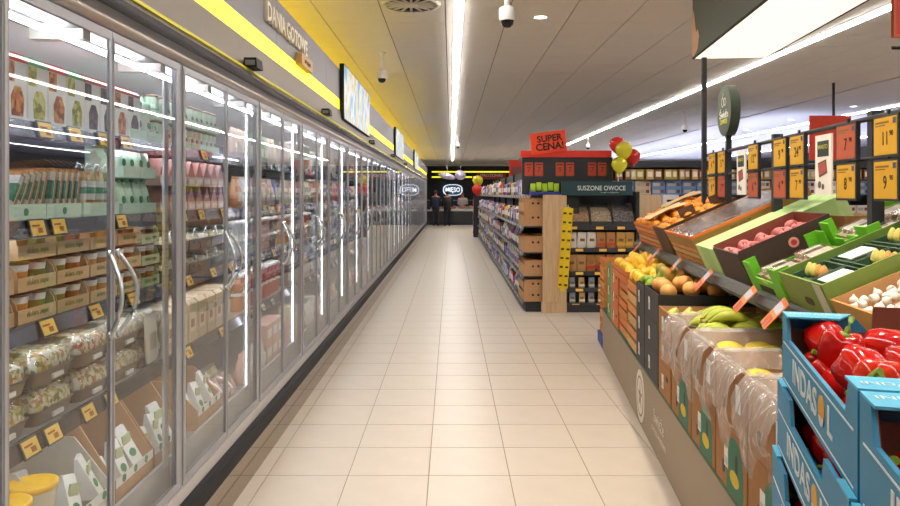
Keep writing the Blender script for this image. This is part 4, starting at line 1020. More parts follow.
# ------------------------------------------------------------------ people at the counter
def skin_mesh(name, verts, edges, radii, mat, sub=1):
    me = bpy.data.meshes.new(name); me.from_pydata(verts, edges, [])
    o = bpy.data.objects.new(name, me); COL.objects.link(o)
    md = o.modifiers.new('skin', 'SKIN'); md.use_smooth_shade = True
    for i, rr in enumerate(radii):
        me.skin_vertices[0].data[i].radius = (rr if isinstance(rr, tuple) else (rr, rr))
    me.skin_vertices[0].data[0].use_root = True
    sb = o.modifiers.new('sub', 'SUBSURF'); sb.levels = sub; sb.render_levels = sub
    dg = bpy.context.evaluated_depsgraph_get()
    nm = bpy.data.meshes.new_from_object(o.evaluated_get(dg)); nm.name = name
    bpy.data.objects.remove(o)
    nm.materials.clear(); nm.materials.append(mat)
    for p_ in nm.polygons: p_.use_smooth = True
    return nm
skin_c = P('c98d6e', 0.5, 0, 0.03)
def person(M, lab, coat, trousers, hair, h=1.74, arms='down'):
    k = h / 1.74
    r = root('person', lab, 'person', M)
    V = [(0, 0, 0.95), (0, 0, 1.15), (0, 0, 1.38), (0, 0, 1.48), (0, -0.01, 1.56), (0, -0.015, 1.66)]
    Rr = [0.12, 0.12, 0.12, 0.05, 0.085, 0.075]
    E = [(0, 1), (1, 2), (2, 3), (3, 4), (4, 5)]
    for s in (-1, 1):
        b0 = len(V)
        V += [(s * 0.09, 0, 0.86), (s * 0.10, 0.01, 0.48), (s * 0.10, 0.02, 0.09), (s * 0.11, -0.10, 0.04)]
        Rr += [0.085, 0.06, 0.045, 0.035]; E += [(0, b0), (b0, b0 + 1), (b0 + 1, b0 + 2), (b0 + 2, b0 + 3)]
        b1 = len(V)
        fw = -0.22 if arms == 'front' else 0.0
        V += [(s * 0.19, 0, 1.38), (s * 0.235, 0.02 + fw * 0.2, 1.12), (s * 0.225, -0.06 + fw, 0.90 if arms == 'down' else 1.06), (s * 0.21, -0.08 + fw * 1.2, 0.80 if arms == 'down' else 1.05)]
        Rr += [0.055, 0.045, 0.035, 0.03]; E += [(2, b1), (b1, b1 + 1), (b1 + 1, b1 + 2), (b1 + 2, b1 + 3)]
    V = [(x * k, y * k, z * k) for x, y, z in V]
    ob('body', skin_mesh('body', V, E, Rr, skin_c), r)
    # clothing: coat over torso and arms, trousers over legs
    cv = [(0, 0, 0.74), (0, 0, 1.12), (0, 0, 1.37), (0, 0, 1.45)]; cr = [0.19, 0.185, 0.185, 0.10]; ce_ = [(0, 1), (1, 2), (2, 3)]
    for s in (-1, 1):
        b1 = len(cv); fw = -0.22 if arms == 'front' else 0.0
        cv += [(s * 0.2, 0, 1.37), (s * 0.24, 0.02 + fw * 0.2, 1.12), (s * 0.23, -0.05 + fw * 0.9, 0.92 if arms == 'down' else 1.07)]; cr += [0.075, 0.062, 0.052]; ce_ += [(2, b1), (b1, b1 + 1), (b1 + 1, b1 + 2)]
    ob('coat', skin_mesh('coat', [(x * k, y * k, z * k) for x, y, z in cv], ce_, cr, coat), r)
    tv = [(0, 0, 0.93)]; tr_ = [0.14]; te = []
    for s in (-1, 1):
        b1 = len(tv); tv += [(s * 0.09, 0, 0.84), (s * 0.10, 0.01, 0.48), (s * 0.10, 0.02, 0.06)]; tr_ += [0.1, 0.078, 0.062]; te += [(0, b1), (b1, b1 + 1), (b1 + 1, b1 + 2)]
    ob('trousers', skin_mesh('trousers', [(x * k, y * k, z * k) for x, y, z in tv], te, tr_, trousers), r)
    hm = MB().rings([[(0.088 * k * math.cos(b_) * math.cos(2 * math.pi * q / 14), 0.03 + 0.10 * k * math.cos(b_) * math.sin(2 * math.pi * q / 14), 1.64 * k + 0.105 * k * math.sin(b_)) for q in range(14)] for b_ in [-0.85, -0.4, 0.0, 0.4, 0.8, 1.4]])
    ob('hair', (hm, [hair]), r)
    fm = MB()
    for s in (-1, 1): fm.lathe([(0.004, 0), (0.011, 0.004), (0.011, 0.008)], 8, 1, T(s * 0.033 * k, -0.098 * k, 1.625 * k) @ RX(90))
    fm.prism([(-0.013 * k, 1.585 * k), (0.013 * k, 1.585 * k), (0.0, 1.625 * k)], -0.118 * k, -0.085 * k, 0)
    fm.box((-0.024 * k, -0.104 * k, 1.548 * k), (0.024 * k, -0.085 * k, 1.558 * k), 2)
    ob('face', (fm, [skin_c, P('201812', 0.4), P('9a4a40', 0.5)]), r)
    sm_ = MB()
    for s in (-1, 1): sm_.rings([[(s * 0.105 * k + 0.05 * math.cos(a) * f, -0.03 + 0.13 * math.sin(a) * f, zz) for a in [q * math.pi / 6 for q in range(12)]] for f, zz in ((1, 0.0), (1.0, 0.03), (0.6, 0.09))])
    ob('shoes', (sm_, [black_plastic]), r)
person(T(-0.76, 36.3, 0) @ RZ(172), 'standing person in dark navy coat, left of the two at the meat counter', P('1d2740', 0.7), P('20222c', 0.7), P('3a2a22', 0.6), 1.76)
person(T(-0.18, 36.2, 0) @ RZ(188), 'standing person in black coat, right of the two at the meat counter', P('14141a', 0.7), P('17171c', 0.7), P('1c1816', 0.6), 1.74)
person(T(0.62, 38.9, 0) @ RZ(0), 'person in pale work clothes serving behind the meat counter', P('d8c4c0', 0.7), P('3a3a40', 0.7), P('8a4a3a', 0.6), 1.66, 'front')

# ------------------------------------------------------------------ shelving across the back on the right
BY = 14.0
br = root('cross_shelving', 'dark wide shelving facing the aisle behind the produce stand', 'shelf', T(0, 0, 0))
ob('back_panel', (MB().box((2.6, BY + 0.5, 0), (9.6, BY + 0.54, 2.2)), [gd]), br)
ob('crown', (MB().box((2.6, BY - 0.0, 2.08), (9.6, BY + 0.5, 2.2)), [gd]), br)
for z in (0.15, 0.62, 1.09, 1.56, 1.85):
    ob('shelf', (MB().box((2.6, BY, z - 0.03), (9.6, BY + 0.5, z)), [gd]), br)
for x in (2.6, 4.35, 6.1, 7.85, 9.57):
    ob('upright', (MB().box((x, BY + 0.4, 0), (x + 0.03, BY + 0.5, 2.08)), [gd]), br)
gr = random.Random(11)
x = 2.66
ci = 0
while x < 9.4:
    col, cn = gr.choice([('c9a56a', 'tan'), ('a8763f', 'brown'), ('d8c89a', 'cream'), ('8a5a34', 'dark brown'), ('b9a03c', 'mustard')])
    w = gr.choice([0.09, 0.11, 0.14])
    thing('upright_pack', cached(('up', col, w), lambda: MB().box((0, 0, 0), (w, 0.2, 0.19), 0).box((w * 0.15, -0.001, 0.05), (w * 0.85, 0, 0.15), 1).mesh('upright_pack', [P(col, 0.5), P('efe4cc', 0.5)])), f'{cn} upright pack on the top shelf behind the produce stand', 'pack', T(x, BY + 0.03, 1.85), f'{cn} upright packs on the top cross shelf')
    x += w + gr.choice([0.01, 0.02, 0.05])
for zi, z in enumerate((1.56, 1.09, 0.62, 0.15)):
    x = 2.66
    while x < 9.3:
        col, cn = gr.choice([('e4e2e6', 'white'), ('5f86b8', 'blue'), ('d8c23c', 'yellow'), ('c9b49a', 'beige'), ('d8d4cc', 'grey'), ('9a5a4a', 'brick red')])
        w = gr.choice([0.22, 0.26, 0.3]); q2 = 2
        for q in range(q2):
            thing('stacked_pack', cached(('sp', col, w), lambda: MB().box((0, 0, 0), (w, 0.25, 0.13), 0, None, (0.008, 0.008)).box((w * 0.12, -0.0005, 0.03), (w * 0.6, 0.004, 0.09), 1).box((w * 0.68, -0.0005, 0.03), (w * 0.9, 0.004, 0.09), 2).mesh('stacked_pack', [P(col, 0.5), P('b8a890', 0.5), P('7a3f3a', 0.5)])),
                  f'{cn} stacked pack on the {["second", "third", "fourth", "lowest"][zi]} shelf behind the produce stand', 'pack', T(x, BY + 0.03, z + 0.132 * q), f'{cn} stacked packs on the {["second", "third", "fourth", "lowest"][zi]} cross shelf')
        x += w + 0.015
# unseen shelving rows, made up to carry uplights for the plaster ceiling
for k, x in enumerate((7.3, 9.6, 11.9)):
    r = root('added_uplight_row', f'{["left", "middle", "right"][k]} of the added unseen shelving rows with uplights behind the cross shelving', 'shelf', T(x, 15.2, 0))
    ob('body', (MB().box((-0.05, 0, 0), (0.05, 20, 2.16)), [gd]), r)
    for z in (0.15, 0.6, 1.05, 1.5): ob('shelf', (MB().box((-0.4, 0, z - 0.03), (0.4, 20, z)), [gd]), r)
    ob('crown', (MB().box((-0.4, 0, 2.0), (-0.37, 20, 2.2)).box((0.37, 0, 2.0), (0.4, 20, 2.2)).box((-0.37, 0, 2.16), (0.37, 20, 2.17)), [gd]), r)
    ob('light_tube', (MB().box((-0.08, 0.2, 2.172), (0.08, 19.8, 2.19)), [EM('dfe5ff', 15.0)]), r)  # added uplight that brightens the plaster ceiling
# oak end panel and white carton in front of it
r = root('shelf_end', 'oak shelf end panel standing between endcap and citrus boxes', 'panel', T(3.05, 11.9, 0))
ob('panel', (MB().box((0, 0, 0.1), (0.36, 0.05, 1.56)), [oak]), r)
ob('foot', (MB().box((-0.01, -0.02, 0), (0.37, 0.07, 0.099)), [gd]), r)
r = root('white_carton', 'white carton with black handle slot beside the oak end panel', 'carton', T(3.44, 11.9, 1.24))
ob('box', (MB().box((0, 0, 0), (0.26, 0.35, 0.32)), [P('e2e0dc', 0.6)]), r)
ob('handle_slot', (MB().prism([(0.08 + 0.02 * math.cos(a) + (0.09 if math.cos(a) > 0 else 0), 0.22 + 0.02 * math.sin(a)) for a in [2 * math.pi * q / 16 for q in range(16)]], -0.001, 0.002), [ink]), r)
thing('carton_stand', MB().box((3.42, 11.88, 0), (3.74, 12.3, 1.238)).box((3.40, 11.86, 0), (3.76, 12.32, 0.08)).mesh('carton_stand', [gd]), 'dark stand under the white carton', 'stand')
# ------------------------------------------------------------------ produce stand, turned about 5.7 degrees from the aisle
TH = math.degrees(math.atan(0.1))
U = Vector((math.sin(R(TH)), math.cos(R(TH)), 0)); NV = Vector((math.cos(R(TH)), -math.sin(R(TH)), 0))
PO = Vector((0.791, 0, 0))
def PM(s, t, z, rot=0.0):
    p = PO + U * s + NV * t
    return T(p.x, p.y, z) @ RZ(-TH + rot)
PZ = 0.42; S0, S1 = 1.3, 7.45
ALPHA = 24.0; RT, RZ0 = 0.30, 1.10          # front edge of the sloped upper tier
taupe = P('9c8a75', 0.55, 0, 0.02, 4)
st = root('produce_stand', 'long taupe produce stand with sloped upper tier right of the aisle', 'stand', PM(0, 0, 0))
ob('plinth', (MB().box((0, S0, 0), (1.35, S1, PZ - 0.012)), [taupe]), st)
ob('green_edge', (MB().box((-0.004, S0, PZ - 0.012), (1.35, S1, PZ)), [P('2f5a3c', 0.5)]), st)
ob('back_wall', (MB().box((0.92, S0, PZ), (0.96, S1 - 0.3, 1.36)), [gd]), st)
cA, sA = math.cos(R(ALPHA)), math.sin(R(ALPHA))
ob('sloped_deck', (MB().prism([(RT, RZ0 - 0.004), (RT + 0.62 * cA, RZ0 - 0.004 + 0.62 * sA), (RT + 0.62 * cA + 0.01, RZ0 - 0.03 + 0.62 * sA), (RT + 0.01, RZ0 - 0.03)], S0, S1 - 0.35), [gd]), st)
rl = ob('front_rail', (MB().prism([(RT - 0.045, RZ0 - 0.03), (RT - 0.03, RZ0 - 0.045), (RT + 0.008, RZ0 + 0.0), (RT - 0.004, RZ0 + 0.035), (RT - 0.012, RZ0 + 0.03)], S0, S1 - 0.35), [P('1d1f24', 0.35, 0.2, 0.02)]), st)
ob('label_channel', (MB().box((-0.001, S0, -0.02), (0.002, S1 - 0.36, 0.02), 0, T(RT - 0.042, 0, RZ0 + 0.0) @ RY(25)), [P('555a66', 0.25, 0.4, 0.02)]), st)
for s in (1.5, 3.2, 4.9, 6.6):
    ob('support', (MB().prism([(0.60, PZ), (0.66, PZ), (0.92, 1.33), (0.86, 1.33)], s, s + 0.03), [gd]), st)
# printed emblem and lettering on the plinth
em = ob('emblem', (MB().prism([(0.095 * math.cos(a), 0.095 * math.sin(a)) for a in [2 * math.pi * k / 28 for k in range(28)]], -0.002, 0.0, 0, None, 'x'), [P('efe8dc', 0.5)]), st, T(0, 5.02, 0.195) @ Matrix.Diagonal((1, 1.85, 1.85, 1)))
ob('emblem_ring', (MB().rings([[(-0.0025 - 0.001 * (k in (1, 2)), rr * math.cos(2 * math.pi * q / 24), rr * math.sin(2 * math.pi * q / 24)) for q in range(24)] for k, rr in enumerate((0.066, 0.066, 0.074, 0.074))], 0, True, False, None, True), [taupe]), em)
for a in range(5):
    ob('leaf', cached('leafm', lambda: MB().prism([(-0.01, 0.012), (0.0, 0.05), (0.01, 0.012), (0, 0.004)], -0.003, -0.0022, 0, None, 'x').mesh('leaf', [taupe])), em, RX(72 * a))
for i, (tx, sz, dz) in enumerate((('Świeże', 0.11, 0.0), ('OWOCE I WARZYWA', 0.045, -0.09))):
    ob('lettering', text_mesh(tx, sz, P('d8cfc2', 0.5, 0, 0), 0.0008), st, T(-0.0015, 4.34, 0.22 + dz) @ FACE_LEFT)

# ---- generic crates: local x = depth (front wall at x=0 towards the aisle), y = along the stand, z up
def crate_mesh(W, L, H, mo, mi, th, hf, hb, hs, post=0.0, pw=0.07):
    m = MB().box((0, 0, 0), (W, L, th), 0)
    m.box((0, 0, th), (th, L, hf), 0); m.box((W - th, 0, th), (W, L, hb), 0)
    m.box((th, 0, th), (W - th, th, hs), 0); m.box((th, L - th, th), (W - th, L, hs), 0)
    e = 0.0012
    m.box((th, th, th), (th + e, L - th, hf - 0.001), 1); m.box((W - th - e, th, th), (W - th, L - th, hb - 0.001), 1)
    m.box((th + e, th, th), (W - th - e, th + e, hs - 0.001), 1); m.box((th + e, L - th - e, th), (W - th - e, L - th, hs - 0.001), 1)
    return m.mesh('body', [mo, mi])
def crate(name, label, cat, group, M, W, L, H, mo, mi, th=0.008, hf=None, hb=None, hs=None, posts=None, holes=None, tagw=False, near_label=False):
    hf = hf or H; hb = hb or H; hs = hs or H
    r = root(name, label, cat, M, group)
    ob('body', cached(('cr', W, L, H, mo.name, mi.name, hf, hb, hs), lambda: crate_mesh(W, L, H, mo, mi, th, hf, hb, hs)), r)
    if posts:
        pm_, pw = posts
        for (cx, cy_) in ((0, 0), (0, 1), (1, 0), (1, 1)):
            def fn(cx=cx, cy_=cy_):
                x0 = -0.001 if cx == 0 else W - pw * 0.6; x1 = pw * 0.6 if cx == 0 else W + 0.001
                y0 = -0.001 if cy_ == 0 else L - pw; y1 = pw if cy_ == 0 else L + 0.001
                m = MB()
                xa = x0 if cx == 0 else x1 - th
                m.box((xa, y0, hf * 0.3), (xa + th, y1, H)); ya_ = y0 if cy_ == 0 else y1 - th
                m.box((x0 + (th if cx == 0 else 0), ya_, hs * 0.3), (x1 - (th if cx else 0), ya_ + th, H))
                return m.mesh('corner_post', [pm_])
            ob('corner_post', cached(('post', W, L, H, hf, hs, pm_.name, cx, cy_, pw), fn), r)
    if holes:
        for (y0, z0, w, h) in holes:
            ob('hand_hole', cached(('hole', w, h), lambda: MB().prism([(w / 2 * math.copysign(abs(math.cos(a)) ** 0.5, math.cos(a)), h / 2 * math.copysign(abs(math.sin(a)) ** 0.5, math.sin(a))) for a in [2 * math.pi * k / 14 for k in range(14)]], -0.001, 0.0008, 0, None, 'x').mesh('hand_hole', [ink])), r, T(-0.0005, y0, z0))
    if tagw:
        ob('paper_label', cached('plabel', lambda: MB().box((-0.0016, -0.026, -0.04), (-0.0002, 0.026, 0.04), 0).box((-0.0022, -0.02, -0.03), (-0.0017, 0.02, 0.0), 1).mesh('paper_label', [white_card, P('c9c9c9', 0.5)])), r, T(-0.001, L * 0.62, H * 0.5))
    return r
def slat_crate(name, label, group, M, W, L, H, wood, n=3, printm=None, hs=None):
    r = root(name, label, 'crate', M, group)
    ob('bottom', cached(('scb', W, L, wood.name), lambda: MB().box((0.006, 0.006, 0), (W - 0.006, L - 0.006, 0.006)).mesh('bottom', [wood])), r)
    for cx in (0.007, W - 0.022):
        for cy_ in (0.007, L - 0.022):
            ob('post', cached(('scp', H, wood.name), lambda: MB().box((0, 0, 0), (0.015, 0.015, H)).mesh('post', [wood])), r, T(cx, cy_, 0.0))
    sh = H / n * 0.72
    for i in range(n):
        z = H / n * i + H / n * 0.2
        mt = printm if printm and i == n - 1 else wood
        for x in (0, W - 0.006):
            ob('slat', cached(('scs', L, sh, mt.name), lambda: MB().box((0, 0, 0), (0.006, L, sh)).mesh('slat', [mt])), r, T(x, 0, z))
        for y in (0, L - 0.006):
            ob('slat', cached(('sce', W, sh, wood.name), lambda: MB().box((0.0065, 0, 0), (W - 0.0065, 0.006, sh)).mesh('slat', [wood])), r, T(0, y, z))
    return r

# ---- fruit and vegetables
def ellip(rx, ry, rz_, n=14, k=9, f=None):
    rs = []
    for j in range(k + 1):
        b_ = -math.pi / 2 + math.pi * (j / k) * 0.998 + 0.003
        rs.append([(rx * math.cos(b_) * math.cos(2 * math.pi * i / n), ry * math.cos(b_) * math.sin(2 * math.pi * i / n), rz_ * math.sin(b_)) for i in range(n)])
    if f: rs = [[f(p) for p in r_] for r_ in rs]
    return rs
def fruit_mat(a, bcol, rough=0.35, scale=12, bump=0.0):
    m = WOOD('skin_' + a + bcol, a, bcol, (1, 1, 1), rough, scale)
    return m
lemon_m = fruit_mat('f5bd1a', 'fbd648', 0.35); lime_m = fruit_mat('6f9a2c', 'a9c03c', 0.35); orange_m = fruit_mat('ef8f1c', 'f7a836', 0.4)
grape_m = fruit_mat('e08a4a', 'f2bd68', 0.4, 6); apple_m = fruit_mat('b0404a', 'dc958e', 0.35); pear_m = fruit_mat('c9b04a', 'd0704a', 0.4, 8); pear_g = fruit_mat('c9c15a', 'ddd27a', 0.4, 8)
pepper_m = fruit_mat('b80c0c', 'd81a14', 0.14, 5); pepper_o = fruit_mat('d8200f', 'f0481c', 0.14, 5)
stem_green = P('7a9a2c', 0.5, 0, 0.08); stem_brown = P('5a4424', 0.6, 0, 0.05)
banana_m = fruit_mat('e3c22c', 'eed64a', 0.45, 9); banana_g = fruit_mat('9fb53a', 'd8cc3f', 0.45, 6)
def lemon_mesh(mat, r=0.039):
    return MB().rings(ellip(r, r, r * 1.16, 16, 12, lambda p: (p[0], p[1], p[2] + (0.006 * (1 if p[2] > 0 else -1) if abs(p[2]) > r * 1.12 else 0)))).mesh('flesh', [mat])
def round_mesh(mat, r, squash=0.92, dimple=0.0):
    def f(p):
        d = math.hypot(p[0], p[1])
        z = p[2] - dimple * math.exp(-(d / (r * 0.35)) ** 2) * (1 if p[2] > 0 else -0.6)
        return (p[0], p[1], z)
    return MB().rings(ellip(r, r, r * squash, 16, 12, f)).mesh('flesh', [mat])
def pear_mesh(mat):
    return MB().lathe([(0.003, -0.045), (0.022, -0.042), (0.034, -0.022), (0.034, 0.0), (0.025, 0.025), (0.016, 0.042), (0.009, 0.052), (0.002, 0.054)], 14).mesh('flesh', [mat])
def pepper_mesh(mat, seed):
    q = random.Random(seed); ph = q.uniform(0, 6.28); rs = []
    for zz, rr in ((-0.052, 0.006), (-0.05, 0.022), (-0.04, 0.034), (-0.015, 0.041), (0.012, 0.046), (0.032, 0.044), (0.043, 0.034), (0.040, 0.018), (0.034, 0.006)):
        ring = []
        for i in range(24):
            a = 2 * math.pi * i / 24
            lob = 1 + 0.13 * abs(math.cos(2 * a + ph)) - 0.09 + 0.04 * math.sin(a + ph)
            bot = 0.006 * math.cos(4 * a + 2 * ph) if zz < -0.03 else (0.004 * math.cos(4 * a + 2 * ph) if zz > 0.03 else 0)
            ring.append((rr * lob * math.cos(a), rr * lob * math.sin(a), zz * 1.02 + bot))
        rs.append(ring)
    return MB().rings(rs).mesh('flesh', [mat])
def pepper(M, lab, grp, sd, mat):
    o = thing('bell_pepper', cached(('pep', sd, mat.name), lambda: pepper_mesh(mat, sd)), lab, 'pepper', M, grp)
    ob('stem', cached('pstem', lambda: MB().lathe([(0.016, 0.037), (0.015, 0.042), (0.007, 0.045)], 10).tube([(0, 0, 0.042), (0.001, 0, 0.056), (0.006, 0, 0.068), (0.015, 0, 0.076)], [0.006, 0.0055, 0.005, 0.0065], 8).mesh('stem', [stem_green])), o)
def fruit(kind, M, lab, grp):
    if kind == 'lemon': return thing('lemon', cached('lemon', lambda: lemon_mesh(lemon_m)), lab, 'lemon', M, grp)
    if kind == 'lime': return thing('lime', cached('lime', lambda: lemon_mesh(lime_m, 0.034)), lab, 'lime', M, grp)
    if kind == 'orange': o = thing('orange', cached('orange', lambda: round_mesh(orange_m, 0.037)), lab, 'orange', M, grp); zt = 0.034
    if kind == 'grapefruit': o = thing('grapefruit', cached('grapef', lambda: round_mesh(grape_m, 0.052)), lab, 'grapefruit', M, grp); zt = 0.048
    if kind == 'mango': o = thing('mango', cached('mango', lambda: MB().rings(ellip(0.045, 0.04, 0.062)).mesh('flesh', [fruit_mat('7a9a3c', 'e0863c', 0.35, 6)])), lab, 'mango', M, grp); zt = 0.062
    if kind == 'plum': o = thing('plum', cached('plum', lambda: round_mesh(fruit_mat('3a2230', '6a3a48', 0.3), 0.032, 0.95)), lab, 'plum', M, grp); zt = 0.03
    if kind == 'apple': o = thing('apple', cached('apple', lambda: round_mesh(apple_m, 0.036, 0.88, 0.012)), lab, 'apple', M, grp); zt = 0.022
    if kind in ('pear', 'pearg'): o = thing('pear', cached(kind, lambda: pear_mesh(pear_m if kind == 'pear' else pear_g)), lab, 'pear', M, grp); zt = 0.053
    ob('stem', cached('fstem', lambda: MB().tube([(0, 0, -0.002), (0.001, 0, 0.006), (0.003, 0, 0.012)], 0.0022, 6).mesh('stem', [stem_brown])), o, T(0, 0, zt))
    return o
def heap(M, W, L, z, kind, d, lab, grp, rows=None, rise=0.0, seed=1, jit=0.2, tilt=40):
    """one row-by-row layer of fruit in a crate interior (local frame of the crate)"""
    q = random.Random(seed); nx = max(1, int((W - 0.02) / d)); ny = max(1, int((L - 0.02) / d)); n = 0
    for i in range(nx):
        for j in range(ny):
            x = 0.01 + (W - 0.02) * (i + 0.5) / nx + q.uniform(-jit, jit) * d * 0.4
            y = 0.01 + (L - 0.02) * (j + 0.5) / ny + q.uniform(-jit, jit) * d * 0.4
            zz = z + q.uniform(0, 0.012) + rise * math.sin(math.pi * (i + 0.5) / nx) * math.sin(math.pi * (j + 0.5) / ny)
            fruit(kind, M @ T(x, y, zz) @ RZ(q.uniform(0, 360)) @ RX(q.uniform(-tilt, tilt)) @ RY(q.uniform(-tilt, tilt)), lab, grp); n += 1
    return n

orange_wood = WOOD('crate_wood', 'c77a34', 'e3a05a', (1, 3, 8), 0.6, 8)
pale_wood = WOOD('pale_crate_wood', 'c9975c', 'e2bd85', (1, 3, 8), 0.6, 8)
orange_print = P('cf7436', 0.55, 0, 0.08, 30)
green_print = P('4f8f4a', 0.55, 0, 0.06)
black_card = P('2e2a2b', 0.6, 0, 0.05); dark_in = P('3d322c', 0.7, 0, 0.05)
brown_card = P('a06d3e', 0.75, 0, 0.06, 18)

# ---- lower tier: stacks standing on the plinth
def stack_slats(s0, L, n, H, wood, pr, lab, W=0.56, sl=2):
    for i in range(n):
        slat_crate('fruit_crate', f'{["lowest", "second", "third", "fourth", "fifth", "sixth"][i]} crate of {lab}', 'wooden fruit crates on the lower tier', PM(s0, 0.005 + random.uniform(0, 0.008), PZ + (H + 0.002) * i), W, L, H, wood, sl, pr)
# far stack standing beyond the plinth on a blue pallet
pal = root('pallet', 'blue pallet under the orange crates beyond the far end of the produce stand', 'pallet', PM(S1 + 0.05, 0.0, 0))
for i in range(3): ob('runner', (MB().box((0.0 + 0.26 * i, 0, 0), (0.08 + 0.26 * i, 0.45, 0.09)), [P('2c4a9a', 0.5)]), pal)
for i in range(4): ob('board', (MB().box((0, 0.12 * i, 0.09), (0.6, 0.12 * i + 0.09, 0.11)), [P('2c4a9a', 0.5)]), pal)
for i in range(5):
    slat_crate('fruit_crate', f'{["lowest", "second", "third", "fourth", "top"][i]} orange crate in the stack beyond the far end of the stand', 'wooden fruit crates beyond the stand', PM(S1 + 0.05, 0.02, 0.112 + 0.158 * i), 0.56, 0.40, 0.156, orange_wood, 2, orange_print)
# green boxes
for i in range(3):
    crate('fruit_box', f'{["lowest", "middle", "top"][i]} green and white box at the far end of the lower tier', 'box', 'green boxes on the lower tier', PM(6.72, 0.005, PZ + 0.165 * i), 0.56, 0.34, 0.163, P('5f9a55', 0.6, 0, 0.08, 20), kraft_in, holes=[(0.17, 0.1, 0.08, 0.03)], tagw=True)
# orange cartons with lemons on top
for i in range(3):
    crate('fruit_box', f'{["lowest", "middle", "top"][i]} orange printed box of the lemon stack', 'box', 'orange lemon boxes', PM(6.22, 0.0, PZ + 0.165 * i), 0.56, 0.48, 0.163, orange_print, kraft_in, holes=[(0.12, 0.1, 0.06, 0.028), (0.36, 0.1, 0.06, 0.028)], tagw=True)
slat_crate('fruit_crate', 'shallow orange crate heaped with lemons', 'wooden fruit crates on the lower tier', PM(5.72, 0.0, 0.86), 0.58, 0.98, 0.105, orange_print, 2, orange_print)
M = PM(5.72, 0.0, 0.86)
heap(M, 0.58, 0.98, 0.085, 'lemon', 0.084, 'yellow lemon heaped in the shallow orange crate', 'lemons in the shallow orange crate', rise=0.06, seed=3)
heap(M @ T(0.1, 0.14, 0), 0.40, 0.7, 0.145, 'lemon', 0.095, 'yellow lemon heaped in the shallow orange crate', 'lemons in the shallow orange crate', rise=0.03, seed=4)
stack_slats(5.72, 0.48, 3, 0.144, orange_wood, orange_print, 'the orange stack under the lemons')
stack_slats(5.22, 0.48, 3, 0.163, pale_wood, orange_wood, 'the stack carrying oranges left of the black boxes', 0.56, 2)
M = PM(5.22, 0.0, PZ + 0.33)
heap(M @ T(0.30, 0, 0), 0.26, 0.48, 0.19, 'orange', 0.078, 'orange in the crate behind the near lemons', 'oranges behind the near lemons', rise=0.05, seed=6)
heap(M, 0.31, 0.48, 0.185, 'lemon', 0.082, 'yellow lemon in the pale crate beside the black boxes', 'lemons beside the black boxes', rise=0.05, seed=7)
# black boxes
for i in range(3):
    crate('fruit_box', f'{["lowest", "middle", "top"][i]} narrow black box beside the limes', 'box', 'narrow black fruit boxes', PM(4.86, 0.0, PZ + 0.18 * i), 0.56, 0.34, 0.178, black_card, dark_in, holes=[(0.17, 0.12, 0.07, 0.03)], tagw=True)
    crate('fruit_box', f'{["lowest", "middle", "top"][i]} wide black box of the grapefruit stack', 'box', 'wide black fruit boxes', PM(4.36, 0.0, PZ + 0.185 * i), 0.56, 0.48, 0.183, black_card, dark_in, holes=[(0.3, 0.13, 0.08, 0.03)], tagw=True)
heap(PM(4.86, 0.0, PZ + 0.36), 0.56, 0.34, 0.18, 'lime', 0.078, 'green lime in the narrow black box', 'limes in the narrow black box', rise=0.06, seed=8)
heap(PM(4.86, 0.1, PZ + 0.36), 0.46, 0.34, 0.235, 'mango', 0.11, 'green and orange mango in the narrow black box', 'mangoes in the narrow black box', rise=0.03, seed=12)
heap(PM(4.36, 0.0, PZ + 0.37), 0.56, 0.48, 0.18, 'grapefruit', 0.115, 'orange grapefruit in the wide black box', 'grapefruits in the wide black box', rise=0.04, seed=9)
# brown stack
for i in range(3):
    crate('fruit_box', f'{["lowest", "middle", "top"][i]} brown box between black boxes and bananas', 'box', 'brown boxes between black boxes and bananas', PM(3.99, 0.0, PZ + 0.165 * i), 0.56, 0.345, 0.163, brown_card, kraft_in, holes=[(0.1, 0.12, 0.06, 0.03)], tagw=True)
heap(PM(3.99, 0.0, PZ + 0.33), 0.56, 0.345, 0.105, 'pearg', 0.085, 'yellow green pear in the brown box beside the bananas', 'pears in the brown box', rise=0.02, seed=10, tilt=80)
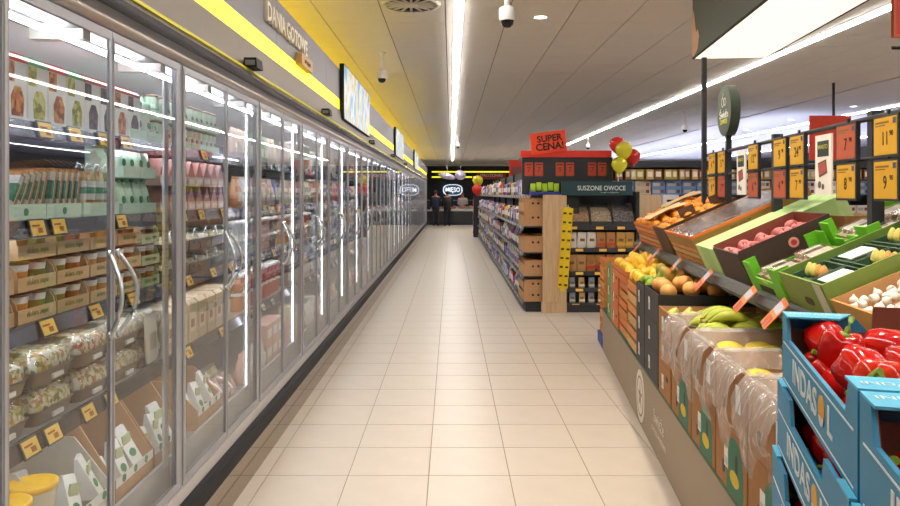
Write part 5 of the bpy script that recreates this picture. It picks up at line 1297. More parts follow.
# banana boxes
def banana_box(s0, L, z, H, lab, top):
    r = crate('banana_box', lab, 'box', 'brown banana boxes', PM(s0, 0.0, z), 0.56, L, H, brown_card, kraft_in, holes=[(L * 0.3, H * 0.55, 0.03, 0.07), (L * 0.72, H * 0.3, 0.03, 0.05)], tagw=not top)
    if not top:
        ob('green_print', cached(('gp', L, H), lambda: MB().prism([(L * 0.36 + 0.11 * math.cos(a), H * 0.42 + H * 0.5 * math.sin(a)) for a in [math.pi * k / 12 for k in range(13)]] + [(L * 0.36 - 0.11, 0.004), (L * 0.36 + 0.11, 0.004)], -0.0008, 0.0004, 0, None, 'x').mesh('green_print', [P('1f6a50', 0.6)])), r)
        ob('yellow_print', cached(('yp', L, H), lambda: MB().prism([(L * 0.36 + 0.06 * math.cos(a), H * 0.3 + 0.03 * math.sin(a)) for a in [math.pi * k / 8 for k in range(16)]], -0.0014, -0.0009, 0, None, 'x').mesh('yellow_print', [P('d8b82c', 0.6)])), r)
    else:
        ob('paper_label', cached('bl', lambda: MB().box((-0.0016, -0.03, -0.05), (-0.0002, 0.03, 0.05)).mesh('paper_label', [white_card])), r, T(-0.001, 0.10, H * 0.55))
        # clear liner folded over the rim and hanging down in front
        q = random.Random(int(s0 * 100)); ny, path = 18, [(0.10, -0.09), (0.05, -0.03), (0.02, 0.010), (-0.006, 0.016), (-0.024, -0.01), (-0.036, -0.06), (-0.048, -0.13), (-0.054, -0.20), (-0.044, -0.26), (-0.022, -0.30)]
        vs_, fs_ = [], []
        for i in range(ny + 1):
            y = 0.02 + (L - 0.04) * i / ny
            drop = 0.72 + 0.2 * math.sin(i * 0.45 + s0 * 7) + 0.08 * math.sin(i * 1.1 + s0) + q.uniform(-0.02, 0.02)
            for k, (px_, pz_) in enumerate(path):
                w_ = 0.010 * math.sin(i * 0.9 + k * 1.3 + s0 * 3) + 0.006 * math.sin(i * 2.3 - k * 0.9) + q.uniform(-0.003, 0.003)
                vs_.append((px_ - (abs(w_) if k > 3 else 0) - (0.006 * (k > 4)), y + w_ * 0.6, H + pz_ * (drop if k > 3 else 1) + (w_ * 0.4 if k in (2, 3) else 0)))
        n_ = len(path)
        for i in range(ny):
            for k in range(n_ - 1):
                fs_.append((i * n_ + k, (i + 1) * n_ + k, (i + 1) * n_ + k + 1, i * n_ + k + 1))
        ob('liner', (MB().add(vs_, fs_, 0, True), [film]), r)
        # liner along the near and far rims
        for yy in (0.0, L):
            vs_, fs_ = [], []
            for i in range(13):
                x = 0.03 + (0.5) * i / 12
                for k, (dy, dz) in enumerate(((0.06, -0.06), (0.02, -0.005), (0.0, 0.012), (-0.012, -0.01), (-0.014, -0.05))):
                    w_ = 0.005 * math.sin(i * 2.1 + k + s0)
                    sg = 1 if yy == 0 else -1
                    vs_.append((x, yy + sg * (dy + (w_ if k != 2 else 0)), H + dz + abs(w_)))
            for i in range(12):
                for k in range(4): fs_.append((i * 5 + k, (i + 1) * 5 + k, (i + 1) * 5 + k + 1, i * 5 + k + 1))
            ob('liner', (MB().add(vs_, fs_, 0, True), [film]), r)
    return r
BS = [(3.50, 0.45), (3.06, 0.42), (2.62, 0.42), (2.18, 0.42), (1.74, 0.42)]
BN = ['farthest', 'second farthest', 'middle', 'second nearest', 'nearest']
for i, (s0, L) in enumerate(BS):
    banana_box(s0, L, PZ, 0.25, f'{BN[i]} lower banana box with green print', False)
    banana_box(s0, L, PZ + 0.252, 0.25, f'{BN[i]} upper banana box with clear liner', True)
def banana_bunch(M, lab, n, mat, seed):
    q = random.Random(seed)
    r = root('banana_bunch', lab, 'bananas', M, 'banana bunches in the banana boxes')
    for i in range(n):
        a0 = (i - (n - 1) / 2) * 12
        def fn():
            pts, rad = [], []
            for k in range(11):
                t_ = k / 10; a = -0.75 + 1.5 * t_
                pts.append((0.115 * math.sin(a) * 1.0, 0, 0.115 * (math.cos(a) - 0.73)))
                rad.append([0.005, 0.007, 0.013, 0.0175, 0.019, 0.0195, 0.019, 0.0175, 0.014, 0.008, 0.004][k])
            return MB().tube(pts, rad, 7).mesh('banana', [mat])
        ob('banana', cached(('ban', mat.name), fn), r, T(0, (i - (n - 1) / 2) * 0.03, 0.004 * (i % 2)) @ RZ(a0 * 0.5) @ RX(-a0 * 0.8))
    ob('crown', cached(('crown', mat.name), lambda: MB().rings(ellip(0.014, 0.03, 0.012, 8, 5)).mesh('crown', [P('8a7a34', 0.6)])), r, T(-0.078, 0, -0.006))
for bi, (s0, L) in enumerate(BS):
    base = PZ + 0.252
    for j in range(2):
        for k in range(3):
            zz = base + (0.215 if bi == 0 else (0.17 if bi == 1 else 0.13))
            banana_bunch(PM(s0 + 0.12 + 0.18 * j, 0.14 + 0.15 * k, zz + random.uniform(0, 0.02), random.uniform(-25, 25)), f'banana bunch lying in the {BN[bi]} upper banana box', 5, banana_g if bi == 0 else banana_m, bi * 10 + j * 3 + k)
banana_bunch(PM(3.68, 0.2, PZ + 0.252 + 0.27, 8) @ Matrix.Diagonal((1.25, 1.25, 1.25, 1)), 'large green yellow banana bunch on top of the farthest banana box', 5, banana_g, 99)

# price tags on the rail of the upper tier
for i, s in enumerate((6.62, 5.75, 4.95, 4.15, 3.38, 2.98)):
    M = PM(s, RT - 0.075, RZ0 + 0.0) @ RY(38) @ RX(14)
    r = root('shelf_tag', f'{ORD[5 - i] if i < 5 else "nearest"} orange price tag clipped to the upper rail'.replace('nearest orange', 'last orange') if False else f'{["farthest", "second farthest", "third farthest", "third nearest", "second nearest", "nearest"][i]} orange price tag clipped to the produce rail', 'price tag', M, 'orange price tags on the produce rail')
    ob('card', cached('stc', lambda: MB().box((-0.004, -0.045, -0.085), (0, 0.045, 0.055)).mesh('card', [orange_tag])), r)
    ob('display', cached('std', lambda: MB().box((-0.0055, -0.038, -0.01), (-0.0041, 0.038, 0.034)).mesh('display', [P('9fa3ad', 0.3)])), r)
    ob('print', cached('stp', lambda: MB().box((-0.0055, -0.03, -0.085), (-0.0041, -0.004, -0.03)).box((-0.0055, 0.004, -0.085), (-0.0041, 0.03, -0.03)).mesh('print', [P('b5563a', 0.5)])), r)

# ---- upper tier: crates on the slope
def UM(s, v, w, rot=0.0):
    return PM(s, RT, RZ0) @ RY(-ALPHA) @ T(v, 0, w) @ RZ(rot)
# clementine stack
for i in range(3):
    slat_crate('fruit_crate', f'{["lowest", "middle", "top"][i]} clementine crate at the far end of the upper tier', 'clementine crates on the upper tier', UM(5.80, 0.004, 0.078 * i), 0.56, 1.0, 0.076, pale_wood if i % 2 else orange_wood, 2, orange_print)
heap(UM(5.80, 0, 0.156), 0.56, 1.0, 0.058, 'orange', 0.08, 'clementine in the top crate at the far end', 'clementines at the far end of the upper tier', rise=0.02, seed=21)
# kraft sheets and flaps over the clementines
for i, (s, v, lab) in enumerate(((5.9, 0.02, 'torn kraft sheet over the clementines near the rail'), (6.3, 0.25, 'torn kraft sheet over the middle of the clementines'))):
    q = random.Random(40 + i)
    vs_ = [(0.16 * a + q.uniform(-0.01, 0.01), 0.1 * b_, 0.012 * math.sin(a * 2 + b_ * 3) + 0.015) for a in range(3) for b_ in range(4)]
    fs_ = [(a * 4 + b_, (a + 1) * 4 + b_, (a + 1) * 4 + b_ + 1, a * 4 + b_ + 1) for a in range(2) for b_ in range(3)]
    m_ = MB().add(vs_ + [(x, y, z - 0.002) for x, y, z in vs_], fs_ + [tuple(12 + k for k in f[::-1]) for f in fs_])
    thing('kraft_sheet', m_.mesh('kraft_sheet', [P('d8b98c', 0.7, 0, 0.05)]), lab, 'paper', UM(s, v, 0.27))
# dark crate
crate('fruit_box', 'dark brown box of clementines with torn flaps', 'box', 'boxes on the upper tier', UM(5.32, 0.0, 0.0), 0.56, 0.42, 0.24, P('4a3326', 0.7, 0, 0.08), kraft_in, hf=0.24, posts=(P('5c4030', 0.7), 0.09))
heap(UM(5.32, 0, 0.0), 0.56, 0.42, 0.2, 'orange', 0.085, 'clementine in the dark brown box', 'clementines in the dark brown box', rise=0.02, seed=22)
for v, lab in ((0.18, 'lower'), (0.42, 'upper')):
    thing('box_flap', cached('flap', lambda: MB().box((0, 0, 0), (0.12, 0.14, 0.006)).box((0, 0.134, 0.006), (0.12, 0.14, 0.07)).mesh('box_flap', [P('5a3a28', 0.7), ])), f'{lab} dark cardboard flap sticking out of the dark brown box', 'flap', UM(5.36, v, 0.25) @ RX(-8))
# wooden stack with the long wrapped box on top
for i in range(2):
    slat_crate('fruit_crate', f'{["lower", "upper"][i]} pale wooden crate under the long wrapped box', 'pale wooden crates on the upper tier', UM(4.46, 0.004, 0.076 * i), 0.60, 0.78, 0.074, pale_wood, 2, orange_wood)
r = crate('wrapped_box', 'long shallow brown box wrapped in clear film on the wooden crates', 'box', None, UM(4.44, 0.0, 0.154), 0.74, 0.80, 0.075, P('a98244', 0.65, 0, 0.05), P('d08a3c', 0.6, 0, 0.08))
ob('rim', (MB().box((0, -0.004, 0.06), (0.74, 0.004, 0.08)).box((-0.004, -0.004, 0.06), (0.004, 0.80, 0.08)), [P('d9742c', 0.6)]), r)
ob('film', (MB().box((0.02, 0.02, 0.062), (0.72, 0.78, 0.078), 0, None, (0.03, 0.03)), [GLASS('grey_film', (0.85, 0.82, 0.84, 1), 0.10, 1.0, 0.12, 0.03)]), r)
ob('print', text_mesh('FRUCHT', 0.035, P('6b4a20', 0.6, 0, 0), 0.0006), r, T(0.30, -0.001, 0.03) @ FACE_CAM)
heap(UM(4.44, 0, 0.15), 0.74, 0.80, 0.035, 'plum', 0.085, 'dark plum-like fruit under the film of the long wrapped box', 'fruit under the film of the wrapped box', seed=23)
# pale green box
lg = P('b3d98a', 0.6, 0, 0.04)
crate('fruit_box', 'pale green box between wrapped box and apple box', 'box', 'boxes on the upper tier', UM(4.0, 0.0, 0.0), 0.74, 0.40, 0.18, lg, P('c5a070', 0.7), posts=(P('c3e29c', 0.6), 0.10))
ob('lid', (MB().box((0.0, -0.001, 0.1805), (0.74, 0.19, 0.186)).box((0.0, 0.20, 0.1805), (0.74, 0.401, 0.186)), [P('b9dc90', 0.6, 0, 0.03)]), COL.objects[[o.name for o in COL.objects].index('fruit_box')] if False else bpy.data.objects[[o.name for o in bpy.data.objects if o.get('label') == 'pale green box between wrapped box and apple box'][0]])
# dark apple box
r = crate('fruit_box', 'dark brown box of red apples with round sticker', 'box', 'boxes on the upper tier', UM(3.52, 0.0, 0.0), 0.46, 0.46, 0.21, P('42302a', 0.65, 0, 0.06), P('8a4a3a', 0.7), hf=0.20)
ob('sticker', (MB().lathe([(0.025, 0), (0.025, 0.001)], 16, 0, RX(90)).lathe([(0.014, 0.001), (0.014, 0.002)], 12, 1, RX(90)), [P('e9a49a', 0.5), P('c23a3a', 0.5)]), r, T(0.26, -0.001, 0.15))
heap(UM(3.52, 0.0, 0.0), 0.46, 0.46, 0.14, 'apple', 0.08, 'red apple in the dark brown box with round sticker', 'red apples in the dark box', rise=0.01, seed=25)
# bright green mushroom crates
bg = P('6fc22a', 0.5, 0, 0.03); bgi = P('b0743f', 0.7)
white_film = P('eee6dc', 0.4, 0, 0.03)
def mush_pack(M, lab, grp):
    r = root('mushroom_pack', lab, 'mushrooms', M, grp)
    ob('tray', cached('mtray', lambda: MB().box((-0.07, -0.05, 0), (0.07, 0.05, 0.04), 0, None, (-0.006, -0.006)).mesh('tray', [P('b9a08c', 0.5)])), r)
    for dx, dy in ((-0.04, -0.025), (0.0, -0.022), (0.04, -0.025), (-0.035, 0.025), (0.008, 0.026), (0.042, 0.022)):
        ob('cap', cached('mcap', lambda: MB().lathe([(0.02, 0), (0.022, 0.006), (0.015, 0.018), (0.002, 0.022)], 10).mesh('cap', [P('c9ab94', 0.6, 0, 0.06)])), r, T(dx, dy, 0.036))
    ob('label', cached('mlab', lambda: MB().box((-0.05, -0.035, 0.058), (0.05, 0.035, 0.061), 0).mesh('label', [white_film])), r)
    ob('film', cached('mfilm', lambda: MB().rings([[(0.078 * math.copysign(abs(math.cos(a)) ** 0.5, math.cos(a)) * f, 0.057 * math.copysign(abs(math.sin(a)) ** 0.5, math.sin(a)) * f, zz) for a in [k * math.pi / 8 for k in range(16)]] for f, zz in ((1, 0.038), (0.97, 0.056), (0.8, 0.066))]).mesh('film', [clear_plastic])), r)
def mush_crate(s0, v, w, lab, L, W, seed):
    M = UM(s0, v, w)
    r = crate('mushroom_crate', lab, 'crate', 'bright green mushroom crates', M, W, L, 0.17, bg, bg, hf=0.10, hb=0.10, hs=0.10, posts=(bg, 0.10))
    ob('slot', (MB().box((-0.0015, L * 0.3, 0.04), (-0.0002, L * 0.72, 0.07)), [ink]), r)
    ob('print', (MB().box((-0.0015, L * 0.4, 0.085), (-0.0002, L * 0.55, 0.105)), [P('c9d870', 0.5)]), r)
    q = random.Random(seed)
    for i in range(max(1, int(W / 0.17))):
        for j in range(max(1, int(L / 0.125))):
            mush_pack(M @ T(0.09 + 0.165 * i, 0.07 + 0.122 * j, 0.068) @ RZ(q.uniform(-8, 8)) @ RX(q.uniform(-6, 6)), 'white-labelled mushroom pack in the ' + lab.split(' bright')[0] + ' bright green crate', 'mushroom packs in the ' + lab.split(' bright')[0] + ' crate')
mush_crate(3.04, 0.0, 0.0, 'lower bright green crate of wrapped mushroom packs beside the apples', 0.44, 0.36, 31)
mush_crate(3.0, 0.38, 0.03, 'upper bright green crate of wrapped mushroom packs near the price boards', 0.46, 0.36, 32)
# olive box of pears in dark green trays
ol = P('7a8f3c', 0.6, 0, 0.06)
r = crate('fruit_box', 'olive green box of pears lying in dark green trays', 'box', 'boxes on the upper tier', UM(2.56, 0.0, 0.0), 0.72, 0.44, 0.17, ol, P('6a8a3a', 0.7), holes=[(0.2, 0.08, 0.08, 0.03)])
ob('paper_label', (MB().box((-0.0016, 0.02, 0.01), (-0.0002, 0.09, 0.165)), [P('c9c9b9', 0.6)]), r)
tg = P('3f5f48', 0.6, 0, 0.05)
for i in range(4):
    for j in range(2):
        M = UM(2.56, 0.03 + 0.17 * i, 0.11) @ T(0, 0.02 + 0.205 * j, 0)
        thing('fruit_tray', cached('ftray', lambda: MB().box((0, 0, 0), (0.15, 0.195, 0.006)).box((0, 0, 0.006), (0.006, 0.195, 0.035)).box((0.144, 0, 0.006), (0.15, 0.195, 0.035)).box((0.006, 0, 0.006), (0.144, 0.006, 0.035)).box((0.006, 0.189, 0.006), (0.144, 0.195, 0.035)).mesh('fruit_tray', [tg])), f'dark green fruit tray, {["first", "second", "third", "fourth"][i]} row {["near", "far"][j]} side of the olive box', 'tray', M, 'dark green fruit trays')
        if (i + j) % 2 == 0:
            thing('white_card', cached('wcard', lambda: MB().box((0.02, 0.04, 0.036), (0.12, 0.16, 0.039)).mesh('white_card', [white_card])), f'white card on the {["first", "second", "third", "fourth"][i]} tray row of the olive box', 'card', M, 'white cards on fruit trays')
        else:
            for k in range(4):
                fruit(['pear', 'pear', 'pearg', 'pearg'][k], M @ T(0.075, 0.03 + 0.045 * k, 0.03) @ RZ(8 * (k % 2)) @ RY(24) @ Matrix.Diagonal((0.56, 0.56, 0.56, 1)), f'{["reddish", "reddish", "yellow", "yellow"][k]} pear in the {["first", "second", "third", "fourth"][i]} tray row of the olive box', 'pears in dark green trays')
# kraft box of white garlic / mushrooms
crate('fruit_box', 'kraft box of white garlic bulbs at the near end of the upper tier', 'box', 'boxes on the upper tier', UM(2.06, 0.0, 0.0), 0.74, 0.48, 0.12, P('b5843f', 0.7, 0, 0.06), kraft_in)
q = random.Random(77)
garl = lambda: MB().lathe([(0.006, 0), (0.02, 0.004), (0.026, 0.016), (0.02, 0.03), (0.007, 0.042), (0.003, 0.052)], 12).mesh('bulb', [P('f3efe6', 0.5, 0, 0.03)])
for i in range(16):
    for j in range(10):
        thing('garlic_bulb', cached('garlic', garl), 'white garlic bulb in the kraft box at the near end', 'garlic', UM(2.06, 0.05 + 0.042 * i, 0.08 + q.uniform(0, 0.02)) @ T(0, 0.035 + 0.044 * j, 0) @ RX(q.uniform(-60, 60)) @ RY(q.uniform(-60, 60)) @ Matrix.Diagonal((0.62, 0.62, 0.62, 1)), 'garlic bulbs in the kraft box')
# boxes further up behind, under the price boards
crate('fruit_box', 'brown box with green base under the white price banner', 'box', 'boxes behind the upper tier', PM(3.75, 0.80, 1.30, 8), 0.34, 0.5, 0.16, P('a8733f', 0.7, 0, 0.06), kraft_in)
crate('fruit_box', 'torn kraft box behind the nearest green crate', 'box', 'boxes behind the upper tier', PM(2.7, 0.80, 1.30, -6), 0.34, 0.5, 0.20, P('c99a62', 0.7, 0, 0.06), kraft_in)
crate('fruit_box', 'green leafed kraft box behind the clementines', 'box', 'boxes behind the upper tier', PM(5.2, 0.80, 1.30, 4), 0.34, 0.5, 0.15, P('6a9a4a', 0.7, 0, 0.1), kraft_in)

# ---- rail with price boards
BT = 0.66
br_ = root('price_board_rail', 'dark rail on posts carrying the price boards behind the crates', 'rail', PM(0, BT, 0))
ob('rail', (MB().tube([(0, 1.4, 1.895), (0, 5.92, 1.875)], 0.012, 8), [dark_metal]), br_)
ob('rail', (MB().tube([(0, 1.4, 1.72), (0, 5.92, 1.715)], 0.008, 8), [dark_metal]), br_)
for s in (3.17, 4.38, 1.9):
    ob('post', (MB().box((0.0, s - 0.022, 1.18), (0.05, s + 0.022, 1.92)), [dark_metal]), br_)
ob('tall_pole', (MB().box((-0.05, 5.87, 1.18), (-0.015, 5.905, 2.648)), [dark_metal]), br_)
yb_m = P('d6a110', 0.5, 0, 0.03); rb_m = P('b5502c', 0.5, 0, 0.03)
def board(s, z, num, red, lab):
    r = root('price_board', lab, 'price board', PM(s, BT - 0.012, z), 'price boards on the rail')
    ob('frame', cached('pbf', lambda: MB().box((-0.012, -0.102, -0.084), (0.006, 0.102, 0.084)).mesh('frame', [dark_metal])), r)
    ob('sheet', cached(('pbs', red), lambda: MB().box((-0.014, -0.092, -0.074), (-0.0121, 0.092, 0.074)).mesh('sheet', [rb_m if red else yb_m])), r)
    ob('lettering', text_mesh(num, 0.075, ink, 0.0006, bold=0.0006, sx=0.8), r, T(-0.0146, 0.0, -0.012) @ FACE_LEFT)
    ob('lettering', text_mesh('90', 0.03, ink, 0.0006), r, T(-0.0146, -0.05, 0.008) @ FACE_LEFT)
    ob('print', cached('pbp', lambda: MB().box((-0.015, -0.03, 0.05), (-0.0142, 0.08, 0.058)).box((-0.015, 0.0, 0.04), (-0.0142, 0.08, 0.045)).mesh('print', [P('7a5a10', 0.5)])), r)
    ob('badge', cached('pbb', lambda: MB().box((-0.015, -0.085, 0.045), (-0.0142, -0.062, 0.068)).mesh('badge', [P('3f4a6a', 0.5)])), r)
    ob('clip', cached('pbc', lambda: MB().box((-0.006, -0.008, 0.08), (0.004, 0.008, 0.105)).mesh('clip', [dark_metal])), r)
BD = [(5.68, '4', 0, '9', 0, 'farthest'), (5.41, '5', 0, '7', 1, 'second farthest'), (4.67, '12', 0, '6', 1, 'third farthest'), (4.19, '9', 0, '4', 1, 'fourth farthest'), (3.93, '24', 0, '7', 0, 'third nearest'),
      (3.34, '7', 1, '8', 0, 'second nearest'), (2.98, '11', 0, '9', 0, 'nearest'), (2.74, '6', 0, '5', 0, 'rightmost')]
for s, n1, r1, n2, r2, nm in BD:
    board(s, 1.80, n1, r1, f'{nm} upper price board, {"red" if r1 else "yellow"}, showing {n1}')
    board(s, 1.625, n2, r2, f'{nm} lower price board, {"red" if r2 else "yellow"}, showing {n2}')
for s, lab in ((4.94, 'far'), (3.60, 'near')):
    r = root('product_banner', f'{lab} white banner with red picture hanging from the rail', 'banner', PM(s, BT - 0.012, 1.70))
    ob('sheet', (MB().box((-0.008, -0.095, -0.135), (0.0, 0.095, 0.155)), [P('f2ece2', 0.5, 0, 0.02)]), r)
    ob('title_box', (MB().box((-0.0095, -0.065, 0.05), (-0.0082, 0.065, 0.125)), [P('22302a', 0.5)]), r)
    ob('lettering', text_mesh('WARTO', 0.03, P('d8d060', 0.5, 0, 0), 0.0005), r, T(-0.01, 0, 0.095) @ FACE_LEFT)
    ob('picture', (MB().prism([(-0.05, -0.03), (0.045, -0.05), (0.06, 0.02), (-0.035, 0.035)], -0.0095, -0.0082, 0, None, 'x').prism([(-0.04, -0.022), (0.038, -0.04), (0.05, 0.012), (-0.028, 0.026)], -0.0105, -0.0096, 1, None, 'x'), [P('5a4a40', 0.5), P('b5483f', 0.5)]), r)
    ob('print', (MB().lathe([(0.018, 0), (0.018, 0.001)], 12, 0, T(-0.0085, 0.04, -0.085) @ RY(-90)).lathe([(0.014, 0), (0.014, 0.001)], 12, 0, T(-0.0085, 0.0, -0.095) @ RY(-90)), [P('5a5048', 0.5)]), r)
# round sign on its own pole
r = root('round_sign', 'round dark green sign with fruit drawing on a pole', 'sign', PM(5.32, BT + 0.0, 0))
ob('pole', (MB().box((-0.015, -0.018, 1.18), (0.02, 0.018, 1.995)), [dark_metal]), r)
ob('disc', (MB().prism([(0.18 * math.cos(a), 2.165 + 0.18 * math.sin(a)) for a in [2 * math.pi * k / 36 for k in range(36)]], -0.03, 0.035, 0, None, 'x', True), [P('3c4a3c', 0.45, 0, 0.02)]), r)
wt = P('e6e6dc', 0.5, 0, 0)
ob('lettering', text_mesh('Świeże', 0.075, wt, 0.0008, bold=0.0006), r, T(-0.0312, 0, 2.135) @ FACE_LEFT)
ob('lettering', text_mesh('ZAWSZE', 0.045, P('d8cf3c', 0.5, 0, 0), 0.0008, bold=0.0008), r, T(-0.0312, 0, 2.085) @ FACE_LEFT)
dm = MB()
for dy, rr in ((0.028, 0.03), (-0.03, 0.026)):
    dm.rings([[(-0.031 - 0.001 * (k in (1, 2)), dy + q_ * math.cos(2 * math.pi * i / 18), 2.225 + q_ * 1.15 * math.sin(2 * math.pi * i / 18)) for i in range(18)] for k, q_ in enumerate((rr - 0.006, rr - 0.006, rr, rr))], 0, True, False, None, True)
dm.tube([(-0.031, 0.028, 2.258), (-0.031, 0.01, 2.29)], 0.003, 6)
ob('fruit_drawing', (dm, [wt]), r)
# hanging light box
bxr = root('hanging_light_box', 'large hanging light box with dark green picture sides and glowing white underside', 'light', PM(2.2, 0, 2.65))
LBX, LBW, LBL = 0.555, 0.57, 3.76
ob('case', (MB().box((LBX, 0, 0.004), (LBX + LBW, LBL, 0.56)), [P('39432f', 0.5, 0, 0.05, 3)]), bxr)
ob('edge', (MB().box((LBX - 0.004, -0.004, 0.0), (LBX + 0.012, LBL + 0.004, 0.01)).box((LBX + LBW - 0.012, -0.004, 0.0), (LBX + LBW + 0.004, LBL + 0.004, 0.01)).box((LBX + 0.012, LBL - 0.008, 0), (LBX + LBW - 0.012, LBL + 0.004, 0.01)).box((LBX + 0.012, -0.004, 0), (LBX + LBW - 0.012, 0.008, 0.01)), [black_plastic]), bxr)
ob('diffuser', (MB().box((LBX + 0.012, 0.008, 0.001), (LBX + LBW - 0.012, LBL - 0.008, 0.0038)), [EM('fdf1e0', 1.0)]), bxr)
ob('picture', (MB().prism([(LBL - 0.001, 0.0), (LBL - 0.17, 0.05), (LBL - 0.22, 0.14), (LBL - 0.18, 0.2), (LBL - 0.12, 0.19), (LBL - 0.09, 0.26), (LBL - 0.05, 0.36), (LBL - 0.001, 0.40)], LBX - 0.0015, LBX - 0.0002, 0, None, 'x'), [P('d9a070', 0.5, 0, 0.08, 8)]), bxr)
ob('picture', (MB().prism([(2.95, 0.30), (2.80, 0.22), (2.72, 0.34), (2.8, 0.42)], LBX - 0.0015, LBX - 0.0002, 0, None, 'x').prism([(3.10, 0.34), (3.04, 0.28), (3.0, 0.36)], LBX - 0.0015, LBX - 0.0002, 0, None, 'x'), [P('d9c53a', 0.5)]), bxr)
for s in (0.6, 2.9):
    ob('hanger', (MB().tube([(LBX + LBW / 2, s, 0.56), (LBX + LBW / 2, s, CEIL - 2.65 - 0.002)], 0.006, 6), [dark_metal]), bxr)
# signs behind the boards
r = root('promo_sign', 'red-orange sign standing behind the near white banner', 'sign', T(5.55, 11.3, 2.1))
ob('board', (MB().box((-0.02, 0, 0), (0.62, 0.02, 0.68)), [P('e0452a', 0.5, 0, 0.04)]), r)
ob('hanging_pole', (MB().box((0.35, 0.022, 0.3), (0.38, 0.05, CEIL - 2.102)), [dark_metal]), r)
r = root('promo_sign', 'orange hanging price sign cut by the right edge of the picture', 'sign', T(3.02, 5.0, 2.62))
ob('board', (MB().box((0, 0, 0.02), (0.5, 0.03, 0.36)), [P('f0642a', 0.5, 0, 0.03)]), r)
ob('panel', (MB().box((0.02, -0.002, 0.04), (0.48, -0.0002, 0.34)), [P('e03a2a', 0.5, 0, 0.03)]), r)
ob('lettering', text_mesh('CENA', 0.12, P('f6e8dc', 0.5, 0, 0), 0.0008), r, T(0.24, -0.003, 0.2) @ FACE_CAM)
ob('rod', (MB().tube([(0.0, 0.015, -0.05), (0.5, 0.015, -0.05)], 0.012, 8).tube([(0.25, 0.015, -0.05), (0.25, 0.015, 0.02)], 0.005, 6).tube([(0.25, 0.015, 0.36), (0.25, 0.015, CEIL - 2.622)], 0.005, 6), [black_plastic]), r)
# ------------------------------------------------------------------ blue pepper crates stacked on a pallet in front of the stand
blue = P('1786b4', 0.5, 0, 0.03, 6); blue_l = P('4fb6da', 0.5, 0, 0.02); blue_in = P('7a4a38', 0.75, 0, 0.05, 18)
PROT = 16.5
PF = Vector((0.701, 1.55, 0))     # far front corner of the stack, nearest to the aisle
pu = Vector((math.sin(R(PROT)), math.cos(R(PROT)), 0)); pn = Vector((math.cos(R(PROT)), -math.sin(R(PROT)), 0))
def QM(a, t, z):                  # a: distance from the far corner towards the camera, t: away from the aisle
    p = PF - pu * a + pn * t
    return T(p.x, p.y, z) @ RZ(-PROT)
CL, CW, CH, BAND = 0.64, 0.42, 0.142, 0.098
def band_mesh(pw=0.05):
    th = 0.006; m = MB(); p2 = pw + 0.02
    m.box((0, 0, 0), (CW, CL, th), 0)
    # long walls low in the middle, rising to the corners
    for x0 in (0, CW - th):
        poly = [(0, th), (CL, th), (CL, CH), (CL - pw, CH), (CL - p2, BAND), (p2, BAND), (pw, CH), (0, CH)]
        m.prism(poly, x0, x0 + th, 0, None, 'x')
    # short walls
    for y0 in (0, CL - th):
        poly = [(th, th), (CW - th, th), (CW - th, CH), (CW * 0.68, CH), (CW * 0.62, CH - 0.03), (CW * 0.38, CH - 0.03), (CW * 0.32, CH), (th, CH)]
        m.prism(poly, y0, y0 + th, 0)
    e = 0.0015
    for x0 in (th, CW - th - e):
        m.prism([(th, th), (CL - th, th), (CL - th, CH - 0.001), (CL - pw - 0.001, CH - 0.001), (CL - p2 - 0.001, BAND - 0.001), (p2 + 0.001, BAND - 0.001), (pw + 0.001, CH - 0.001), (th, CH - 0.001)], x0, x0 + e, 1, None, 'x')
    m.box((th + e, th, th), (CW - th - e, th + e, CH - 0.032), 1); m.box((th + e, CL - th - e, th), (CW - th - e, CL - th, CH - 0.031), 1)
    return m.mesh('body', [blue, blue_in])
white_ink = P('dfe9ec', 0.5, 0, 0)
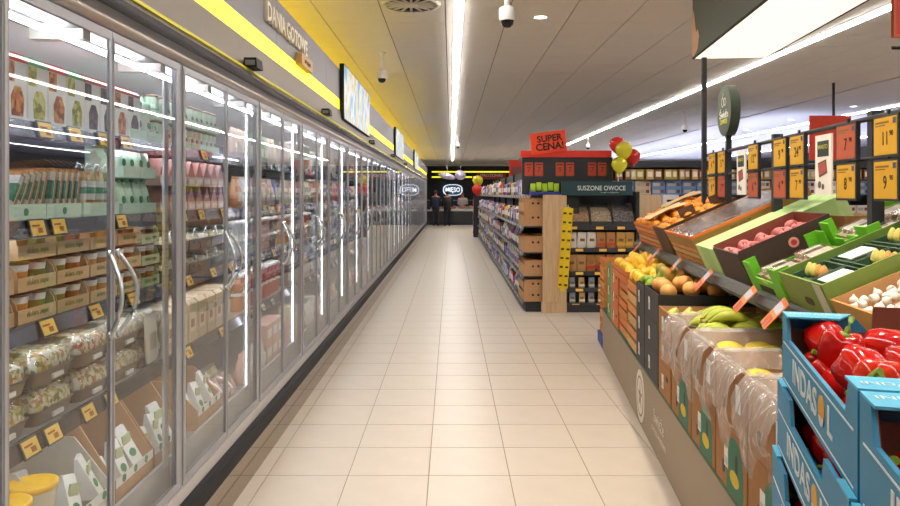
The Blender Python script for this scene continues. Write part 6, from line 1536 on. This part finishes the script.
def pepper_crate(M, lab, top):
    r = root('pepper_crate', lab, 'crate', M, 'blue pepper crates')
    ob('body', cached(('pcbody', top), lambda: band_mesh(0.05 if top else 0.16)), r)
    if top: ob('end_tab', cached('etab', lambda: MB().prism([(CW * 0.38, 0.02), (CW * 0.62, 0.02), (CW * 0.6, CH + 0.022), (CW * 0.4, CH + 0.022)], CL - 0.012, CL - 0.0078).mesh('end_tab', [blue_in])), r)
    ob('lettering', text_mesh('INDAS', 0.062, white_ink, 0.0004, bold=0.0012, sx=1.35), r, T(-0.0008, 0.385, 0.05) @ FACE_LEFT)
    ob('lettering', text_mesh('L', 0.062, white_ink, 0.0004, bold=0.0012, sx=1.35), r, T(-0.0008, 0.165, 0.05) @ FACE_LEFT)
    ob('sun_drop', cached('sun', lambda: MB().prism([(0.024 * math.cos(a), 0.021 * math.sin(a)) for a in [2 * math.pi * k / 20 for k in range(20)]], -0.0012, -0.0002, 0, None, 'x').mesh('sun_drop', [P('e8a81c', 0.5, 0, 0.02)])), r, T(0, 0.226, 0.056))
    ob('drop_shine', cached('sun2', lambda: MB().prism([(0.019 * math.cos(a), -0.004 + 0.014 * math.sin(a)) for a in [math.pi + math.pi * k / 10 for k in range(11)]], -0.0018, -0.0013, 0, None, 'x').mesh('drop_shine', [P('d9dde0', 0.5)])), r, T(0, 0.226, 0.046))
    for z in (0.010, 0.086):
        ob('white_line', cached('wline', lambda: MB().box((-0.001, 0.02, -0.0015), (-0.0002, CL - 0.02, 0.0015)).mesh('white_line', [white_ink])), r, T(0, 0, z))
    for y0, sg in ((0, 1),):
        for x0 in (0.0, CW - 0.006):
            ob('corner_tab', cached(('ctab', sg, x0 > 0), lambda: MB().box((0.0 if x0 == 0 else -0.055, 0 if sg > 0 else -0.006, 0.02), (0.06 if x0 == 0 else 0.005, 0.006 if sg > 0 else 0.0, CH - 0.001), 0, T(0, 0.0075 * sg, 0)).mesh('corner_tab', [blue])), r, T(x0 + (0.006 if x0 == 0 else 0), y0, 0))
    # folded top flaps on the short sides, light blue print side up
    for y0 in (0.0, CL - 0.07):
        for x0, x1 in ((0.0, 0.13), (CW - 0.13, CW)):
            ob('top_flap', cached(('tflap', y0 > 0, x0 > 0), lambda: MB().prism([(x0, y0), (x1 - (0.0 if x0 else 0.035), y0), (x1, y0 + 0.07), (x0 + (0.035 if x0 else 0.0), y0 + 0.07)] if y0 == 0 else [(x0 + (0.035 if x0 else 0), y0), (x1 - (0 if x0 else 0.035), y0), (x1, y0 + 0.07), (x0, y0 + 0.07)], CH, CH + 0.004, 0, None, 'z').mesh('top_flap', [blue_l])), r)
    ob('end_print', text_mesh('INDASOL', 0.022, white_ink, 0.0003, sx=1.1), r, T(0.06, CL - 0.03, CH + 0.0046))
    ob('end_print', text_mesh('INDASOL', 0.022, white_ink, 0.0003, sx=1.1), r, T(0.06, 0.03, CH + 0.0046))
    return r
PTOP = 1.318
NC = 8
for col in range(2):
    nm = ['far', 'near'][col]
    for i in range(NC):
        z = PTOP - CH * (NC - i) 
        off = 0.010 * (i - NC + 1)
        a0 = CL if col == 0 else 2 * CL + 0.012
        if i < 4 and col == 1: continue
        pepper_crate(QM(a0, off, z), f'{["lowest", "second lowest", "third", "fourth", "fifth", "sixth", "seventh", "topmost"][i]} blue crate of the {nm} pepper stack', i == NC - 1)
# base under both stacks
pb = root('pallet', 'wooden pallet under the blue pepper crates', 'pallet', QM(1.22, -0.08, 0))
zb = PTOP - CH * NC
for i in range(3): ob('runner', (MB().box((0.18 * i, 0, 0), (0.18 * i + 0.08, 1.22, zb - 0.022)), [pale_wood]), pb)
for i in range(7): ob('board', (MB().box((0, 0.18 * i, zb - 0.022), (0.5, 0.18 * i + 0.13, zb - 0.002)), [pale_wood]), pb)
thing('crate_riser', MB().box((0.0, 0.0, 0.0), (CW, CL, CH * 4 - 0.024)).mesh('crate_riser', [blue]), 'plain blue crate block under the near pepper stack', 'crate', QM(2 * CL + 0.012, -0.03, zb))
# peppers: on top and in the gaps
q = random.Random(4)
for col in range(2):
    a0 = CL if col == 0 else 2 * CL + 0.012
    z = PTOP - CH 
    M = QM(a0, 0, z)
    nm = ['far', 'near'][col]
    for lay in range(2):
        for i in range(4):
            for j in range(6):
                x = 0.068 + 0.094 * i + q.uniform(-0.008, 0.008); y = 0.072 + 0.1 * j + q.uniform(-0.008, 0.008)
                if lay == 1 and (i + j + col) % 3 == 0: continue
                zz = 0.05 + 0.012 * col + 0.048 * lay + q.uniform(-0.006, 0.008)
                sd = q.randrange(4)
                pepper(M @ T(x, y, zz) @ RZ(q.uniform(0, 360)) @ RX(q.choice([-75, -50, 20, 65, 90]) + q.uniform(-12, 12)) @ Matrix.Diagonal((0.88, 0.88, 0.88, 1)),
                       f'glossy red bell pepper in the {["lower", "upper"][lay]} layer of the topmost {nm} crate', f'red peppers in the topmost {nm} crate', sd, pepper_o if q.random() < 0.25 else pepper_m)
    for i in range(4, NC - 1):
        z = PTOP - CH * (NC - i) 
        for j in range(5):
            pepper(QM(a0, 0.010 * (i - NC + 1), z) @ T(0.07, 0.13 + 0.095 * j, 0.066) @ RZ(q.uniform(0, 360)) @ RX(q.uniform(50, 100)) @ Matrix.Diagonal((0.85, 0.85, 0.85, 1)), f'red bell pepper seen through the gap of the {["", "", "", "", "fifth", "sixth", "seventh"][i]} {nm} crate', f'red peppers in the gaps of the {nm} stack', q.randrange(4), pepper_m)
# ------------------------------------------------------------------ tell alike things apart by their place
from collections import defaultdict
bpy.context.view_layer.update()
same = defaultdict(list)
for o in COL.objects:
    if o.parent is None and 'label' in o.keys(): same[o['label']].append(o)
NTH = ['first', 'second', 'third', 'fourth', 'fifth', 'sixth', 'seventh', 'eighth', 'ninth', 'tenth', 'eleventh', 'twelfth']
for lab, objs in same.items():
    if 1 < len(objs) <= 12 and len(lab.split()) <= 13:
        objs.sort(key=lambda o: (round(o.matrix_world.translation.x / o.matrix_world.translation.y, 5)))
        for i, o in enumerate(objs): o['label'] = f'{lab}, {NTH[i]} from left'
